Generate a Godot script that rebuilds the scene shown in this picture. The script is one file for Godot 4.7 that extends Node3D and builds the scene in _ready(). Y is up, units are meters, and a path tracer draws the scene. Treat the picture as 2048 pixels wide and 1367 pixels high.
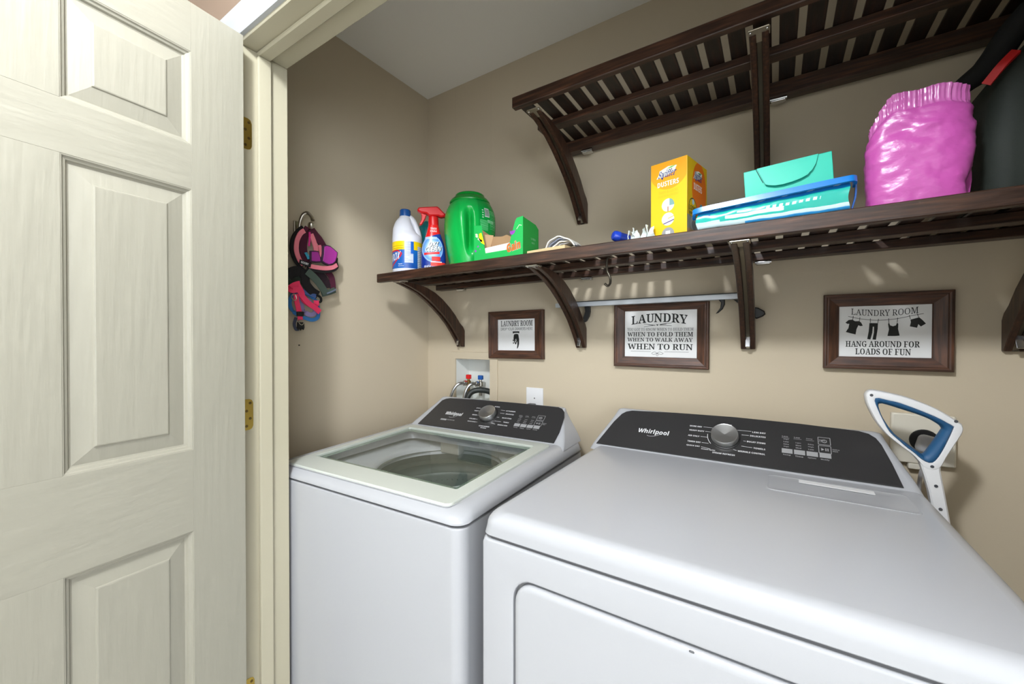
extends Node3D
# Laundry closet with washer, dryer, slatted wall shelves, framed signs and an open panel door.
# Origin: back left corner of the closet on the floor; x to the right, y up, z towards the hall.

class Soup:
	var p := PackedVector3Array()
	var t := PackedVector2Array()
	func tri(a: Vector3, b: Vector3, c: Vector3, ua := Vector2.ZERO, ub := Vector2.ZERO, uc := Vector2.ZERO) -> void:
		p.append(a); p.append(b); p.append(c)
		t.append(ua); t.append(ub); t.append(uc)
	func quad(a: Vector3, b: Vector3, c: Vector3, d: Vector3, ua := Vector2.ZERO, ub := Vector2(1, 0), uc := Vector2(1, 1), ud := Vector2(0, 1)) -> void:
		tri(a, b, c, ua, ub, uc)
		tri(a, c, d, ua, uc, ud)
	func flip(from: int) -> void:
		var i := from
		while i < p.size():
			var q := p[i + 1]; p[i + 1] = p[i + 2]; p[i + 2] = q
			var w := t[i + 1]; t[i + 1] = t[i + 2]; t[i + 2] = w
			i += 3
	func fix(from: int) -> void:
		# closed piece: Godot's front faces run clockwise
		var o := p[from]
		var vol := 0.0
		var i := from
		while i < p.size():
			vol += (p[i] - o).dot((p[i + 1] - o).cross(p[i + 2] - o))
			i += 3
		if vol > 0.0:
			flip(from)
	func move(from: int, x: Transform3D) -> void:
		for i in range(from, p.size()):
			p[i] = x * p[i]

var M := {}
var used := {}
var serif: FontFile
var SERIF: SystemFont
var SERIFB: SystemFont
var SANS: SystemFont
var SANSB: SystemFont
const ID := Transform3D.IDENTITY

# ---------------------------------------------------------------- helpers
func numbered(called: String) -> String:
	if not used.has(called):
		used[called] = 0
		return called
	used[called] += 1
	return "%s_%03d" % [called, used[called]]

func thing(called: String, label: String, category: String, at := Vector3.ZERO, turn := 0.0, group := "") -> Node3D:
	var o := Node3D.new()
	o.name = numbered(called)
	add_child(o)
	o.position = at
	o.rotation_degrees.y = turn
	tag(o, label, category, group)
	return o

func tag(o: Node3D, label: String, category: String, group := "") -> void:
	o.set_meta("label", label)
	o.set_meta("category", category)
	if group != "":
		o.set_meta("group", group)

func struct(called: String, label := "", category := "") -> Node3D:
	var o := Node3D.new()
	o.name = called
	add_child(o)
	o.set_meta("kind", "structure")
	if label != "":
		tag(o, label, category)
	return o

func shape(g: Soup, crease := 38.0) -> ArrayMesh:
	var n := g.p.size()
	var fn := PackedVector3Array()
	fn.resize(n / 3)
	var at := {}
	for f in n / 3:
		var a := g.p[f * 3]
		fn[f] = (g.p[f * 3 + 2] - a).cross(g.p[f * 3 + 1] - a)
		for k in 3:
			var q := g.p[f * 3 + k]
			var key := Vector3i(roundi(q.x * 30000.0), roundi(q.y * 30000.0), roundi(q.z * 30000.0))
			if at.has(key):
				at[key].append(f)
			else:
				at[key] = PackedInt32Array([f])
	var unit := PackedVector3Array()
	unit.resize(n / 3)
	for f in n / 3:
		unit[f] = fn[f].normalized()
	var lim := cos(deg_to_rad(crease))
	var nn := PackedVector3Array()
	nn.resize(n)
	for i in n:
		var q := g.p[i]
		var key := Vector3i(roundi(q.x * 30000.0), roundi(q.y * 30000.0), roundi(q.z * 30000.0))
		var f := i / 3
		var s := Vector3.ZERO
		for h in at[key]:
			if unit[h].dot(unit[f]) > lim:
				s += fn[h]
		nn[i] = s.normalized() if s.length_squared() > 0.0 else Vector3.UP
	var arr := []
	arr.resize(Mesh.ARRAY_MAX)
	arr[Mesh.ARRAY_VERTEX] = g.p
	arr[Mesh.ARRAY_NORMAL] = nn
	arr[Mesh.ARRAY_TEX_UV] = g.t
	var m := ArrayMesh.new()
	m.add_surface_from_arrays(Mesh.PRIMITIVE_TRIANGLES, arr)
	return m

func obj(called: String, g: Soup, mat: Material, parent: Node3D = self, crease := 38.0) -> MeshInstance3D:
	return inst(called, shape(g, crease), mat, parent)

func inst(called: String, mesh: Mesh, mat: Material, parent: Node3D = self) -> MeshInstance3D:
	var o := MeshInstance3D.new()
	o.name = numbered(called) if parent == self else called
	o.mesh = mesh
	o.material_override = mat
	o.cast_shadow = GeometryInstance3D.SHADOW_CASTING_SETTING_ON
	parent.add_child(o, true)
	return o

func rings(g: Soup, list: Array, cap0 := true, cap1 := true, closed := true) -> void:
	var from := g.p.size()
	var m := list.size()
	for i in m - 1:
		var A: PackedVector3Array = list[i]
		var B: PackedVector3Array = list[i + 1]
		var n := A.size()
		for j in (n if closed else n - 1):
			var k := (j + 1) % n
			var u0 := float(j) / n
			var u1 := float(j + 1) / n
			var v0 := float(i) / (m - 1)
			var v1 := float(i + 1) / (m - 1)
			g.quad(A[j], A[k], B[k], B[j], Vector2(u0, v0), Vector2(u1, v0), Vector2(u1, v1), Vector2(u0, v1))
	if cap0:
		cap(g, list[0], true)
	if cap1:
		cap(g, list[m - 1], false)
	if cap0 and cap1 and closed:
		g.fix(from)

func cap(g: Soup, r: PackedVector3Array, rev: bool) -> void:
	var nrm := Vector3.ZERO
	var c := Vector3.ZERO
	for i in r.size():
		var a := r[i]
		var b := r[(i + 1) % r.size()]
		nrm += a.cross(b)
		c += a
	c /= r.size()
	nrm = nrm.normalized()
	var ex := nrm.cross(Vector3.UP if absf(nrm.y) < 0.9 else Vector3.RIGHT).normalized()
	var ey := nrm.cross(ex)
	var flat := PackedVector2Array()
	for q in r:
		flat.append(Vector2((q - c).dot(ex), (q - c).dot(ey)))
	var idx := Geometry2D.triangulate_polygon(flat)
	if idx.is_empty():
		for i in r.size():
			var k := (i + 1) % r.size()
			if rev:
				g.tri(c, r[k], r[i])
			else:
				g.tri(c, r[i], r[k])
		return
	var i := 0
	while i < idx.size():
		var a := r[idx[i]]
		var b := r[idx[i + 1]]
		var d := r[idx[i + 2]]
		var same := (b - a).cross(d - a).dot(nrm) > 0.0
		if same == rev:
			g.tri(a, d, b)
		else:
			g.tri(a, b, d)
		i += 3

func rr(w: float, d: float, r: float, n := 4) -> PackedVector2Array:
	# rounded rectangle, w along the first axis, d along the second
	var o := PackedVector2Array()
	r = clampf(r, 0.00005, minf(w, d) * 0.4999)
	var cs := [Vector2(w / 2 - r, d / 2 - r), Vector2(-w / 2 + r, d / 2 - r), Vector2(-w / 2 + r, -d / 2 + r), Vector2(w / 2 - r, -d / 2 + r)]
	for q in 4:
		for k in n + 1:
			var a := (q + float(k) / n) * PI / 2
			o.append(cs[q] + Vector2(cos(a), sin(a)) * r)
	return o

func flat_ring(pts: PackedVector2Array, y: float, off := Vector2.ZERO) -> PackedVector3Array:
	var o := PackedVector3Array()
	for q in pts:
		o.append(Vector3(q.x + off.x, y, q.y + off.y))
	return o

func rbox(g: Soup, s: Vector3, x := ID, r := 0.002, n := 2, cr := -1.0) -> void:
	# rounded box centred on x
	if cr < r:
		cr = r
	var from := g.p.size()
	var list := []
	for k in n + 1:
		var a := float(k) / n * PI / 2
		var i := r * (1 - sin(a))
		list.append(flat_ring(rr(s.x - 2 * i, s.z - 2 * i, maxf(cr - i, 0.0001), maxi(2, n)), -s.y / 2 + r * (1 - cos(a))))
	for k in n + 1:
		var a := float(n - k) / n * PI / 2
		var i := r * (1 - sin(a))
		list.append(flat_ring(rr(s.x - 2 * i, s.z - 2 * i, maxf(cr - i, 0.0001), maxi(2, n)), s.y / 2 - r * (1 - cos(a))))
	rings(g, list)
	g.move(from, x)

func box(g: Soup, a: Vector3, b: Vector3, r := 0.0015) -> void:
	# box from corner a to corner b
	rbox(g, (b - a).abs(), Transform3D(Basis(), (a + b) / 2), r, 1)

func inset(pts: PackedVector2Array, d: float) -> PackedVector2Array:
	var area := 0.0
	var n := pts.size()
	for i in n:
		area += pts[i].cross(pts[(i + 1) % n])
	var sg := 1.0 if area > 0.0 else -1.0
	var o := PackedVector2Array()
	for i in n:
		var e0 := (pts[i] - pts[(i + n - 1) % n]).normalized()
		var e1 := (pts[(i + 1) % n] - pts[i]).normalized()
		var n0 := Vector2(-e0.y, e0.x) * sg
		var n1 := Vector2(-e1.y, e1.x) * sg
		var b := n0 + n1
		var k := maxf(0.35, 1.0 + n0.dot(n1))
		o.append(pts[i] + b / k * d)
	return o

func prism(g: Soup, pts: PackedVector2Array, x: Transform3D, depth: float, bev := 0.0) -> void:
	# outline in local xy, pushed from z = 0 to z = depth
	var from := g.p.size()
	var list := []
	var put := func(q: PackedVector2Array, z: float):
		var o := PackedVector3Array()
		for v in q:
			o.append(Vector3(v.x, v.y, z))
		list.append(o)
	if bev > 0.0:
		put.call(inset(pts, bev), 0.0)
		put.call(pts, bev)
		put.call(pts, depth - bev)
		put.call(inset(pts, bev), depth)
	else:
		put.call(pts, 0.0)
		put.call(pts, depth)
	rings(g, list)
	g.move(from, x)

func lathe(g: Soup, prof: Array, x := ID, n := 32, capped := true) -> void:
	# profile of Vector2(radius, y)
	var from := g.p.size()
	var list := []
	for q in prof:
		var o := PackedVector3Array()
		for k in n:
			var a := TAU * k / n
			o.append(Vector3(cos(a) * maxf(q.x, 0.00002), q.y, sin(a) * maxf(q.x, 0.00002)))
		list.append(o)
	rings(g, list, capped, capped)
	g.move(from, x)

func smooth(pts: Array, per := 6, closed := false) -> Array:
	var o := []
	var n := pts.size()
	for i in (n if closed else n - 1):
		var a = pts[(i - 1 + n) % n] if closed or i > 0 else pts[0]
		var b = pts[i]
		var c = pts[(i + 1) % n]
		var d = pts[(i + 2) % n] if closed or i + 2 < n else pts[n - 1]
		for k in per:
			o.append(b.cubic_interpolate(c, a, d, float(k) / per))
	if not closed:
		o.append(pts[n - 1])
	return o

func tube(g: Soup, pts: Array, r, n := 12, closed := false, squash := 1.0) -> void:
	var list := []
	var m := pts.size()
	var up := Vector3.ZERO
	for i in m:
		var a: Vector3 = pts[(i - 1 + m) % m] if closed else pts[maxi(i - 1, 0)]
		var b: Vector3 = pts[(i + 1) % m] if closed else pts[mini(i + 1, m - 1)]
		var d := (b - a).normalized()
		if up == Vector3.ZERO:
			up = (Vector3.UP if absf(d.y) < 0.9 else Vector3.RIGHT)
		up = (up - d * up.dot(d)).normalized()
		var sd := d.cross(up)
		var rad: float = r[i] if r is Array else r
		var o := PackedVector3Array()
		for k in n:
			var t := TAU * k / n
			o.append(pts[i] + up * cos(t) * rad * squash + sd * sin(t) * rad)
		list.append(o)
	if closed:
		list.append(list[0])
		rings(g, list, false, false)
	else:
		rings(g, list)

func ribbon(g: Soup, pts: Array, wdir, w: float, t: float) -> void:
	# flat strap of width w along wdir (one vector or one for each point) and thickness t
	var list := []
	var m := pts.size()
	for i in m:
		var d: Vector3 = (pts[mini(i + 1, m - 1)] - pts[maxi(i - 1, 0)]).normalized()
		var wd: Vector3 = wdir[i] if wdir is Array else wdir
		wd = (wd - d * wd.dot(d)).normalized()
		var nd := d.cross(wd)
		var o := PackedVector3Array()
		for c in [[0.5, 0.35], [0.46, 0.5], [-0.46, 0.5], [-0.5, 0.35], [-0.5, -0.35], [-0.46, -0.5], [0.46, -0.5], [0.5, -0.35]]:
			o.append(pts[i] + wd * (w * c[0]) + nd * (t * c[1]))
		list.append(o)
	rings(g, list)

func text(g: Soup, s: String, font: Font, area: Rect2, x: Transform3D, bow := 0.0, slant := 0.0, bend = null) -> void:
	# lettering fitted to a rectangle of the local xy plane; a zero width keeps the letters' proportions
	var tm := TextMesh.new()
	tm.text = s
	tm.font = font
	tm.font_size = 48
	tm.pixel_size = 0.01
	tm.depth = 0.0
	tm.curve_step = 1.5
	var arr := tm.get_mesh_arrays()
	if arr.is_empty():
		return
	var v: PackedVector3Array = arr[Mesh.ARRAY_VERTEX]
	var idx = arr[Mesh.ARRAY_INDEX]
	if v.is_empty():
		return
	var lo := Vector2(1e9, 1e9)
	var hi := Vector2(-1e9, -1e9)
	for q in v:
		lo = lo.min(Vector2(q.x, q.y))
		hi = hi.max(Vector2(q.x, q.y))
	var ky := area.size.y / (hi.y - lo.y)
	var kx := area.size.x / (hi.x - lo.x) if area.size.x > 0.0 else ky
	var put := func(q: Vector3) -> Vector3:
		var fx := (q.x - lo.x) / (hi.x - lo.x) * 2.0 - 1.0
		var e := Vector2((q.x - lo.x) * kx, (q.y - lo.y) * ky)
		var pos := Vector3(area.position.x + e.x + slant * e.y, area.position.y + e.y + bow * (1.0 - fx * fx), 0.0)
		if bend != null:
			return bend.call(pos)
		return x * pos
	if idx != null and idx.size() > 0:
		var i := 0
		while i < idx.size():
			g.tri(put.call(v[idx[i]]), put.call(v[idx[i + 1]]), put.call(v[idx[i + 2]]))
			i += 3
	else:
		var i := 0
		while i < v.size():
			g.tri(put.call(v[i]), put.call(v[i + 1]), put.call(v[i + 2]))
			i += 3

func decal(g: Soup, pts: PackedVector2Array, x: Transform3D) -> void:
	# a flat printed outline in the local xy plane, facing +z
	var idx := Geometry2D.triangulate_polygon(pts)
	var i := 0
	while i < idx.size():
		var a := pts[idx[i]]
		var b := pts[idx[i + 1]]
		var c := pts[idx[i + 2]]
		if (b - a).cross(c - a) > 0.0:
			var q := b; b = c; c = q
		g.tri(x * Vector3(a.x, a.y, 0), x * Vector3(b.x, b.y, 0), x * Vector3(c.x, c.y, 0))
		i += 3

func rect2(x0: float, y0: float, x1: float, y1: float) -> PackedVector2Array:
	return PackedVector2Array([Vector2(x0, y0), Vector2(x1, y0), Vector2(x1, y1), Vector2(x0, y1)])

func disc2(c: Vector2, rx: float, ry := -1.0, n := 28, turn := 0.0) -> PackedVector2Array:
	var o := PackedVector2Array()
	if ry < 0.0:
		ry = rx
	for k in n:
		var a := TAU * k / n
		o.append(c + Vector2(cos(a) * rx, sin(a) * ry).rotated(turn))
	return o

func poly(a: Array) -> PackedVector2Array:
	var o := PackedVector2Array()
	for q in a:
		o.append(Vector2(q[0], q[1]))
	return o

func line2(a: Vector2, b: Vector2, w: float) -> PackedVector2Array:
	var d := (b - a).normalized()
	var n := Vector2(-d.y, d.x) * w / 2
	return PackedVector2Array([a - n, b - n, b + n, a + n])

func facing(o: Vector3, ex: Vector3, ey: Vector3) -> Transform3D:
	return Transform3D(Basis(ex, ey, ex.cross(ey)), o)

# ---------------------------------------------------------------- materials
func mat(col: Color, rough := 0.5, metal := 0.0, spec := 0.5) -> StandardMaterial3D:
	var m := StandardMaterial3D.new()
	m.albedo_color = col
	m.roughness = rough
	m.metallic = metal
	m.metallic_specular = spec
	return m

func c8(r: int, g: int, b: int) -> Color:
	return Color(r / 255.0, g / 255.0, b / 255.0)

func noise(seed_: int, freq: float, oct := 4, size := 512, normal := -1.0, ramp: Gradient = null) -> NoiseTexture2D:
	var f := FastNoiseLite.new()
	f.seed = seed_
	f.noise_type = FastNoiseLite.TYPE_SIMPLEX_SMOOTH
	f.frequency = freq
	f.fractal_octaves = oct
	var t := NoiseTexture2D.new()
	t.width = size
	t.height = size
	t.seamless = true
	t.noise = f
	if normal > 0.0:
		t.as_normal_map = true
		t.bump_strength = normal
	if ramp:
		t.color_ramp = ramp
	return t

func ramp(a: Array) -> Gradient:
	var g := Gradient.new()
	var off := PackedFloat32Array()
	var col := PackedColorArray()
	for q in a:
		off.append(q[0])
		col.append(q[1])
	g.offsets = off
	g.colors = col
	return g

func painted(w: int, h: int, f: Callable, rough := 0.4) -> StandardMaterial3D:
	# a printed surface: f gives the ink at (u, v), v from the top
	var im := Image.create(w, h, false, Image.FORMAT_RGB8)
	for y in h:
		for x in w:
			im.set_pixel(x, y, f.call((x + 0.5) / w, (y + 0.5) / h))
	var m := mat(Color.WHITE, rough)
	m.albedo_texture = ImageTexture.create_from_image(im)
	return m

func make_materials() -> void:
	SERIF = SystemFont.new(); SERIF.font_names = PackedStringArray(["Droid Serif"])
	SERIFB = SystemFont.new(); SERIFB.font_names = PackedStringArray(["Droid Serif"]); SERIFB.font_weight = 700
	SANS = SystemFont.new(); SANS.font_names = PackedStringArray(["Droid Sans"])
	SANSB = SystemFont.new(); SANSB.font_names = PackedStringArray(["Droid Sans"]); SANSB.font_weight = 700
	var orange_peel := noise(3, 0.08, 3, 512, 1.2)
	M.wall = mat(WALL, 0.62, 0.0, 0.35)
	M.wall.normal_enabled = true
	M.wall.normal_texture = orange_peel
	M.wall.normal_scale = 0.12
	M.wall.uv1_triplanar = true
	M.wall.uv1_scale = Vector3(4, 4, 4)
	M.ceiling = mat(CEIL, 0.9)
	M.floor = mat(c8(214, 210, 202), 0.5)
	M.hall_brown = mat(Color(0.52, 0.44, 0.37), 0.7)
	M.hall = mat(c8(236, 235, 232), 0.8)
	M.jamb = mat(JAMB, 0.4)
	M.casing = mat(c8(176, 179, 183), 0.35)
	var grain := noise(11, 0.012, 5, 512, 6.0)
	M.door_y = mat(DOOR, 0.42)
	M.door_x = mat(DOOR, 0.42)
	for q in [[M.door_y, Vector3(9, 0.55, 9)], [M.door_x, Vector3(0.55, 9, 9)]]:
		q[0].normal_enabled = true
		q[0].normal_texture = grain
		q[0].normal_scale = 0.30
		q[0].uv1_triplanar = true
		q[0].uv1_scale = q[1]
	var wood := noise(21, 0.014, 5, 512, -1.0, ramp([[0.0, WOOD * 0.62], [0.45, WOOD], [0.75, WOOD * 1.3], [1.0, WOOD * 1.7]]))
	var wbump := noise(22, 0.03, 4, 512, 3.0)
	for q in [["wood_x", Vector3(0.9, 14, 14)], ["wood_y", Vector3(14, 0.9, 14)], ["wood_z", Vector3(14, 14, 0.9)]]:
		var m := mat(Color.WHITE, 0.38, 0.0, 0.5)
		m.albedo_texture = wood
		m.normal_enabled = true
		m.normal_texture = wbump
		m.normal_scale = 0.15
		m.uv1_triplanar = true
		m.uv1_scale = q[1]
		M[q[0]] = m
	M.shaded_slat_wood = M.wood_z.duplicate()
	M.shaded_slat_wood.albedo_color = Color(0.62, 0.58, 0.54)  # same wood darkened: shade under the slats put into the colour
	M.strap = mat(c8(120, 112, 96), 0.35, 0.8)
	M.brass_dull = mat(c8(150, 120, 70), 0.4, 1.0)
	for q in [["frame_x", Vector3(1.2, 16, 16)], ["frame_y", Vector3(16, 1.2, 16)]]:
		var fm: StandardMaterial3D = M.wood_x.duplicate()
		fm.uv1_scale = q[1]
		fm.roughness = 0.5
		fm.albedo_color = Color(1.25, 1.2, 1.15)
		M[q[0]] = fm
	M.nickel = mat(c8(190, 184, 170), 0.28, 1.0)
	M.steel = mat(c8(205, 205, 205), 0.25, 1.0)
	M.chrome = mat(c8(225, 225, 225), 0.2, 1.0)
	M.dial = mat(c8(226, 226, 224), 0.30, 0.95)
	M.brass = mat(c8(196, 168, 84), 0.3, 1.0)
	M.dark_metal = mat(c8(30, 28, 26), 0.4, 0.6)
	M.enamel = mat(c8(174, 175, 178), 0.24, 0.0, 0.5)
	M.lid = mat(c8(192, 196, 187), 0.3)
	M.gap = mat(c8(92, 92, 94), 0.8)
	M.panel = mat(c8(58, 57, 57), 0.26, 0.25, 0.5)
	var brushed := noise(31, 0.05, 4, 512, 1.5)
	M.panel.normal_enabled = true
	M.panel.normal_texture = brushed
	M.panel.normal_scale = 0.06
	M.panel.uv1_triplanar = true
	M.panel.uv1_scale = Vector3(2, 30, 30)
	M.print_white = mat(c8(225, 225, 225), 0.5)
	M.print_grey = mat(c8(150, 150, 150), 0.5)
	M.black = mat(c8(22, 22, 22), 0.45)
	M.ink = mat(c8(24, 26, 22), 0.7)
	M.paper = mat(c8(232, 232, 230), 0.5)
	M.white = mat(c8(232, 232, 232), 0.4)
	M.cream = mat(c8(222, 216, 200), 0.4)
	M.rubber = mat(c8(38, 42, 38), 0.5)
	M.red = mat(c8(214, 24, 28), 0.35)
	M.blue = mat(c8(24, 84, 160), 0.35)
	M.tub = mat(c8(178, 181, 182), 0.35)
	M.tub_dark = mat(c8(84, 86, 76), 0.4)
	M.glass = mat(Color(0.50, 0.62, 0.54, 0.05), 0.02, 0.0, 0.5)
	M.glass.metallic_specular = 0.3
	M.glass.transparency = BaseMaterial3D.TRANSPARENCY_ALPHA
	M.glass_band = mat(Color(0.45, 0.54, 0.47, 0.55), 0.04)
	M.glass_band.transparency = BaseMaterial3D.TRANSPARENCY_ALPHA
	M.clear = mat(Color(1, 1, 1, 0.05), 0.02)
	M.clear.transparency = BaseMaterial3D.TRANSPARENCY_ALPHA

const WALL := Color(0.78, 0.728, 0.632)
const CEIL := Color(0.94, 0.93, 0.90)
const DOOR := Color(0.585, 0.572, 0.515)
const JAMB := Color(0.70, 0.675, 0.585)
const WOOD := Color(0.215, 0.140, 0.098)

# ---------------------------------------------------------------- scene
func _ready() -> void:
	set_view()
	make_materials()
	build_room()
	build_door()
	build_washer()
	build_dryer()
	build_shelves()
	build_signs()
	build_wall_fittings()
	build_shelf_goods()
	build_harness()
	build_floor_cleaner()

func set_view() -> void:
	var cam := Camera3D.new()
	cam.name = "camera"
	add_child(cam)
	cam.position = Vector3(1.405, 1.29, 1.42)
	cam.rotation_degrees = Vector3(-0.45, 33.0, 0)
	cam.fov = rad_to_deg(2.0 * atan(683.5 / 810.0))
	cam.near = 0.02
	cam.current = true
	var we := WorldEnvironment.new()
	we.name = "surroundings"
	var e := Environment.new()
	e.background_mode = Environment.BG_COLOR
	e.background_color = Color(0.02, 0.02, 0.02)
	e.ambient_light_source = Environment.AMBIENT_SOURCE_DISABLED
	e.tonemap_mode = Environment.TONE_MAPPER_LINEAR
	e.tonemap_exposure = 1.05
	e.sdfgi_enabled = true
	e.ssao_enabled = true
	e.ssil_enabled = true
	we.environment = e
	add_child(we)
	# the hall's ceiling lamp, above and behind the camera
	lamp(Vector3(1.08, 2.44, 1.66), 0.10, KEY)
	# a second light, added as fill further down the hall:
	# an unseen panel in the shape of a window at its right end
	var A := AreaLight3D.new()
	A.name = "added_fill_light"
	add_child(A, true)
	A.position = Vector3(3.15, FILL_RECT.position.y + FILL_RECT.size.y / 2, FILL_RECT.position.x + FILL_RECT.size.x / 2)
	A.rotation_degrees.y = 90.0
	A.area_size = FILL_RECT.size
	A.light_color = Color(0.93, 0.96, 1.0)
	A.light_energy = FILL
	A.area_range = 12.0
	A.shadow_enabled = true

const KEY := 2.1  # darker green: shading of this face put into its colour
const FILL := 6.6
const FILL_RECT := Rect2(2.3, 0.6, 2.0, 1.5)  # outline of the added fill light

func lamp(at: Vector3, r: float, power: float) -> void:
	var L := OmniLight3D.new()
	L.name = "lamp_light"
	add_child(L, true)
	L.position = at - Vector3(0, 0.13, 0)
	L.light_color = Color(0.95, 0.97, 1.0)
	L.light_energy = power
	L.light_size = r * 0.8
	L.omni_range = 9.0
	L.omni_attenuation = 2.0
	L.shadow_enabled = true
	var t := thing("ceiling_lamp", "round white glass ceiling lamp " + ("above the closet doorway" if power == KEY else ("at the right end of the hall" if at.x > 1.0 else "at the left end of the hall")), "lamp", at)
	var g := Soup.new()
	lathe(g, [Vector2(0, -0.018), Vector2(r * 1.1, -0.018), Vector2(r * 1.15, -0.006), Vector2(r * 1.15, 0)], ID, 40)
	obj("lamp_base", g, mat(c8(210, 205, 195), 0.3, 0.8), t)
	g = Soup.new()
	var prof := []
	for k in 9:
		var a := k / 8.0 * PI / 2
		prof.append(Vector2(r * sin(a), -0.02 - r * 0.3 * cos(a)))
	lathe(g, prof, ID, 40)
	var m := mat(c8(250, 246, 238), 0.3)
	m.emission_enabled = true
	m.emission = Color(1.0, 0.96, 0.9)
	m.emission_energy_multiplier = 1.0
	obj("lamp_shade", g, m, t)

func slab(called: String, boxes: Array, m: Material, label := "", category := "") -> Node3D:
	var g := Soup.new()
	for b in boxes:
		box(g, b[0], b[1], 0.0004)
	var o := obj(called, g, m)
	o.set_meta("kind", "structure")
	if label != "":
		tag(o, label, category)
	return o

func build_room() -> void:
	var H := 2.44
	var hl := -1.3
	var hr := 3.2
	var hz := 4.5
	slab("floor", [[Vector3(hl - .12, -.1, -.12), Vector3(hr + .12, 0, hz + .12)]], M.floor, "pale floor under the machines and the hall", "floor")
	slab("ceiling", [[Vector3(hl - .12, H, -.12), Vector3(hr + .12, H + .1, hz + .12)]], M.ceiling, "plain pale ceiling over the closet and hall", "ceiling")
	# back wall with a hole for the valve box
	slab("wall_back", [[Vector3(-.12, 0, -.14), Vector3(.176, H, 0)], [Vector3(.376, 0, -.14), Vector3(2.27, H, 0)],
		[Vector3(.176, 1.199, -.14), Vector3(.376, H, 0)], [Vector3(.176, 0, -.14), Vector3(.376, .985, 0)]], M.wall, "beige back wall of the closet behind the shelves", "wall")
	slab("wall_left", [[Vector3(-.12, 0, 0), Vector3(0, H, .84)]], M.wall, "beige left side wall with the leash hook", "wall")
	slab("wall_right", [[Vector3(2.15, 0, 0), Vector3(2.27, H, .84)]], M.wall, "beige right side wall of the closet", "wall")
	slab("wall_front", [[Vector3(hl, 0, .84), Vector3(.304, H, .955)], [Vector3(1.777, 0, .84), Vector3(hr, H, .955)],
		[Vector3(.304, 2.021, .84), Vector3(1.777, H, .955)]], M.hall_brown, "brown wall around the closet doorway", "wall")
	slab("wall_hall_left", [[Vector3(hl - .12, 0, .84), Vector3(hl, H, hz + .12)]], M.hall, "off white wall at the left end of the hall", "wall")
	var wz := FILL_RECT.position.x + FILL_RECT.size.x
	var wy := FILL_RECT.position.y + FILL_RECT.size.y
	slab("wall_hall_back", [[Vector3(hl, 0, hz), Vector3(hr, H, hz + .12)]], M.hall, "off white hall wall across from the closet", "wall")
	slab("wall_hall_right", [[Vector3(hr, 0, .84), Vector3(hr + .12, H, FILL_RECT.position.x)], [Vector3(hr, 0, wz), Vector3(hr + .12, H, hz + .12)],
		[Vector3(hr, 0, FILL_RECT.position.x), Vector3(hr + .12, FILL_RECT.position.y, wz)], [Vector3(hr, wy, FILL_RECT.position.x), Vector3(hr + .12, H, wz)]], M.hall, "off white wall at the right end of the hall", "wall")
	var wn := struct("window_1", "wide glowing window added as unseen fill light at the right end of the hall", "window")  # added out of view to carry the fill light
	var wg := Soup.new()
	box(wg, Vector3(hr + .06, FILL_RECT.position.y, FILL_RECT.position.x), Vector3(hr + .07, wy, wz), .0004)
	var pane := mat(c8(235, 240, 250), 0.1)
	pane.emission_enabled = true
	pane.emission = Color(0.93, 0.96, 1.0)
	pane.emission_energy_multiplier = 0.8
	obj("added_window_pane", wg, pane, wn)
	for q in [[Vector3(hr, FILL_RECT.position.y, FILL_RECT.position.x), Vector3(hr + .06, wy, FILL_RECT.position.x + .05)], [Vector3(hr, FILL_RECT.position.y, wz - .05), Vector3(hr + .06, wy, wz)],
		[Vector3(hr, FILL_RECT.position.y, FILL_RECT.position.x), Vector3(hr + .06, FILL_RECT.position.y + .05, wz)], [Vector3(hr, wy - .05, FILL_RECT.position.x), Vector3(hr + .06, wy, wz)]]:
		wg = Soup.new()
		box(wg, q[0], q[1], .002)
		obj("added_window_frame", wg, M.casing, wn)
	# door lining: left side, head, right side
	var t := struct("trim_1", "cream left door jamb with its stop and brass hinge leaves", "door jamb")
	var g := Soup.new(); box(g, Vector3(.305, 0, .84), Vector3(.32, 2.003, .955), .002); obj("jamb_board", g, M.jamb, t)
	g = Soup.new(); box(g, Vector3(.32, 0, .886), Vector3(.331, 1.992, .917), .003); obj("door_stop", g, M.jamb, t)
	for y in [1.791, 1.104, .415]:
		g = Soup.new()
		prism(g, poly([[-.027, -.038], [.004, -.038], [.010, -.035], [.013, -.028], [.013, .028], [.010, .035], [.004, .038], [-.027, .038]]), facing(Vector3(.3198, y, .9415), Vector3(0, 0, -1), Vector3.UP), .0016, .0004)
		var hg := obj("hinge_leaf", g, M.brass, t)
		g = Soup.new()
		for q in [[.006, .028], [-.002, .009], [.006, -.010], [-.002, -.028]]:
			lathe(g, [Vector2(0, 0), Vector2(.0036, 0), Vector2(.003, .0012), Vector2(0, .0014)], Transform3D(Basis(Vector3(0, 0, 1), -PI / 2), Vector3(.3212, y + q[1], .9415 - q[0])), 10)
		obj("screw", g, mat(c8(120, 100, 60), 0.35, 1.0), hg)
	var h := struct("trim_2", "cream head jamb across the top of the closet doorway", "door jamb")
	g = Soup.new(); box(g, Vector3(.305, 2.003, .84), Vector3(1.776, 2.02, .955), .002); obj("jamb_board", g, M.jamb, h)
	g = Soup.new(); box(g, Vector3(.32, 1.992, .886), Vector3(1.761, 2.003, .917), .003); obj("door_stop", g, M.jamb, h)
	var r := struct("trim_3", "cream right door jamb beside the dryer", "door jamb")
	g = Soup.new(); box(g, Vector3(1.761, 0, .84), Vector3(1.776, 2.003, .955), .002); obj("jamb_board", g, M.jamb, r)
	g = Soup.new(); box(g, Vector3(1.75, 0, .886), Vector3(1.761, 1.992, .917), .003); obj("door_stop", g, M.jamb, r)
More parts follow.
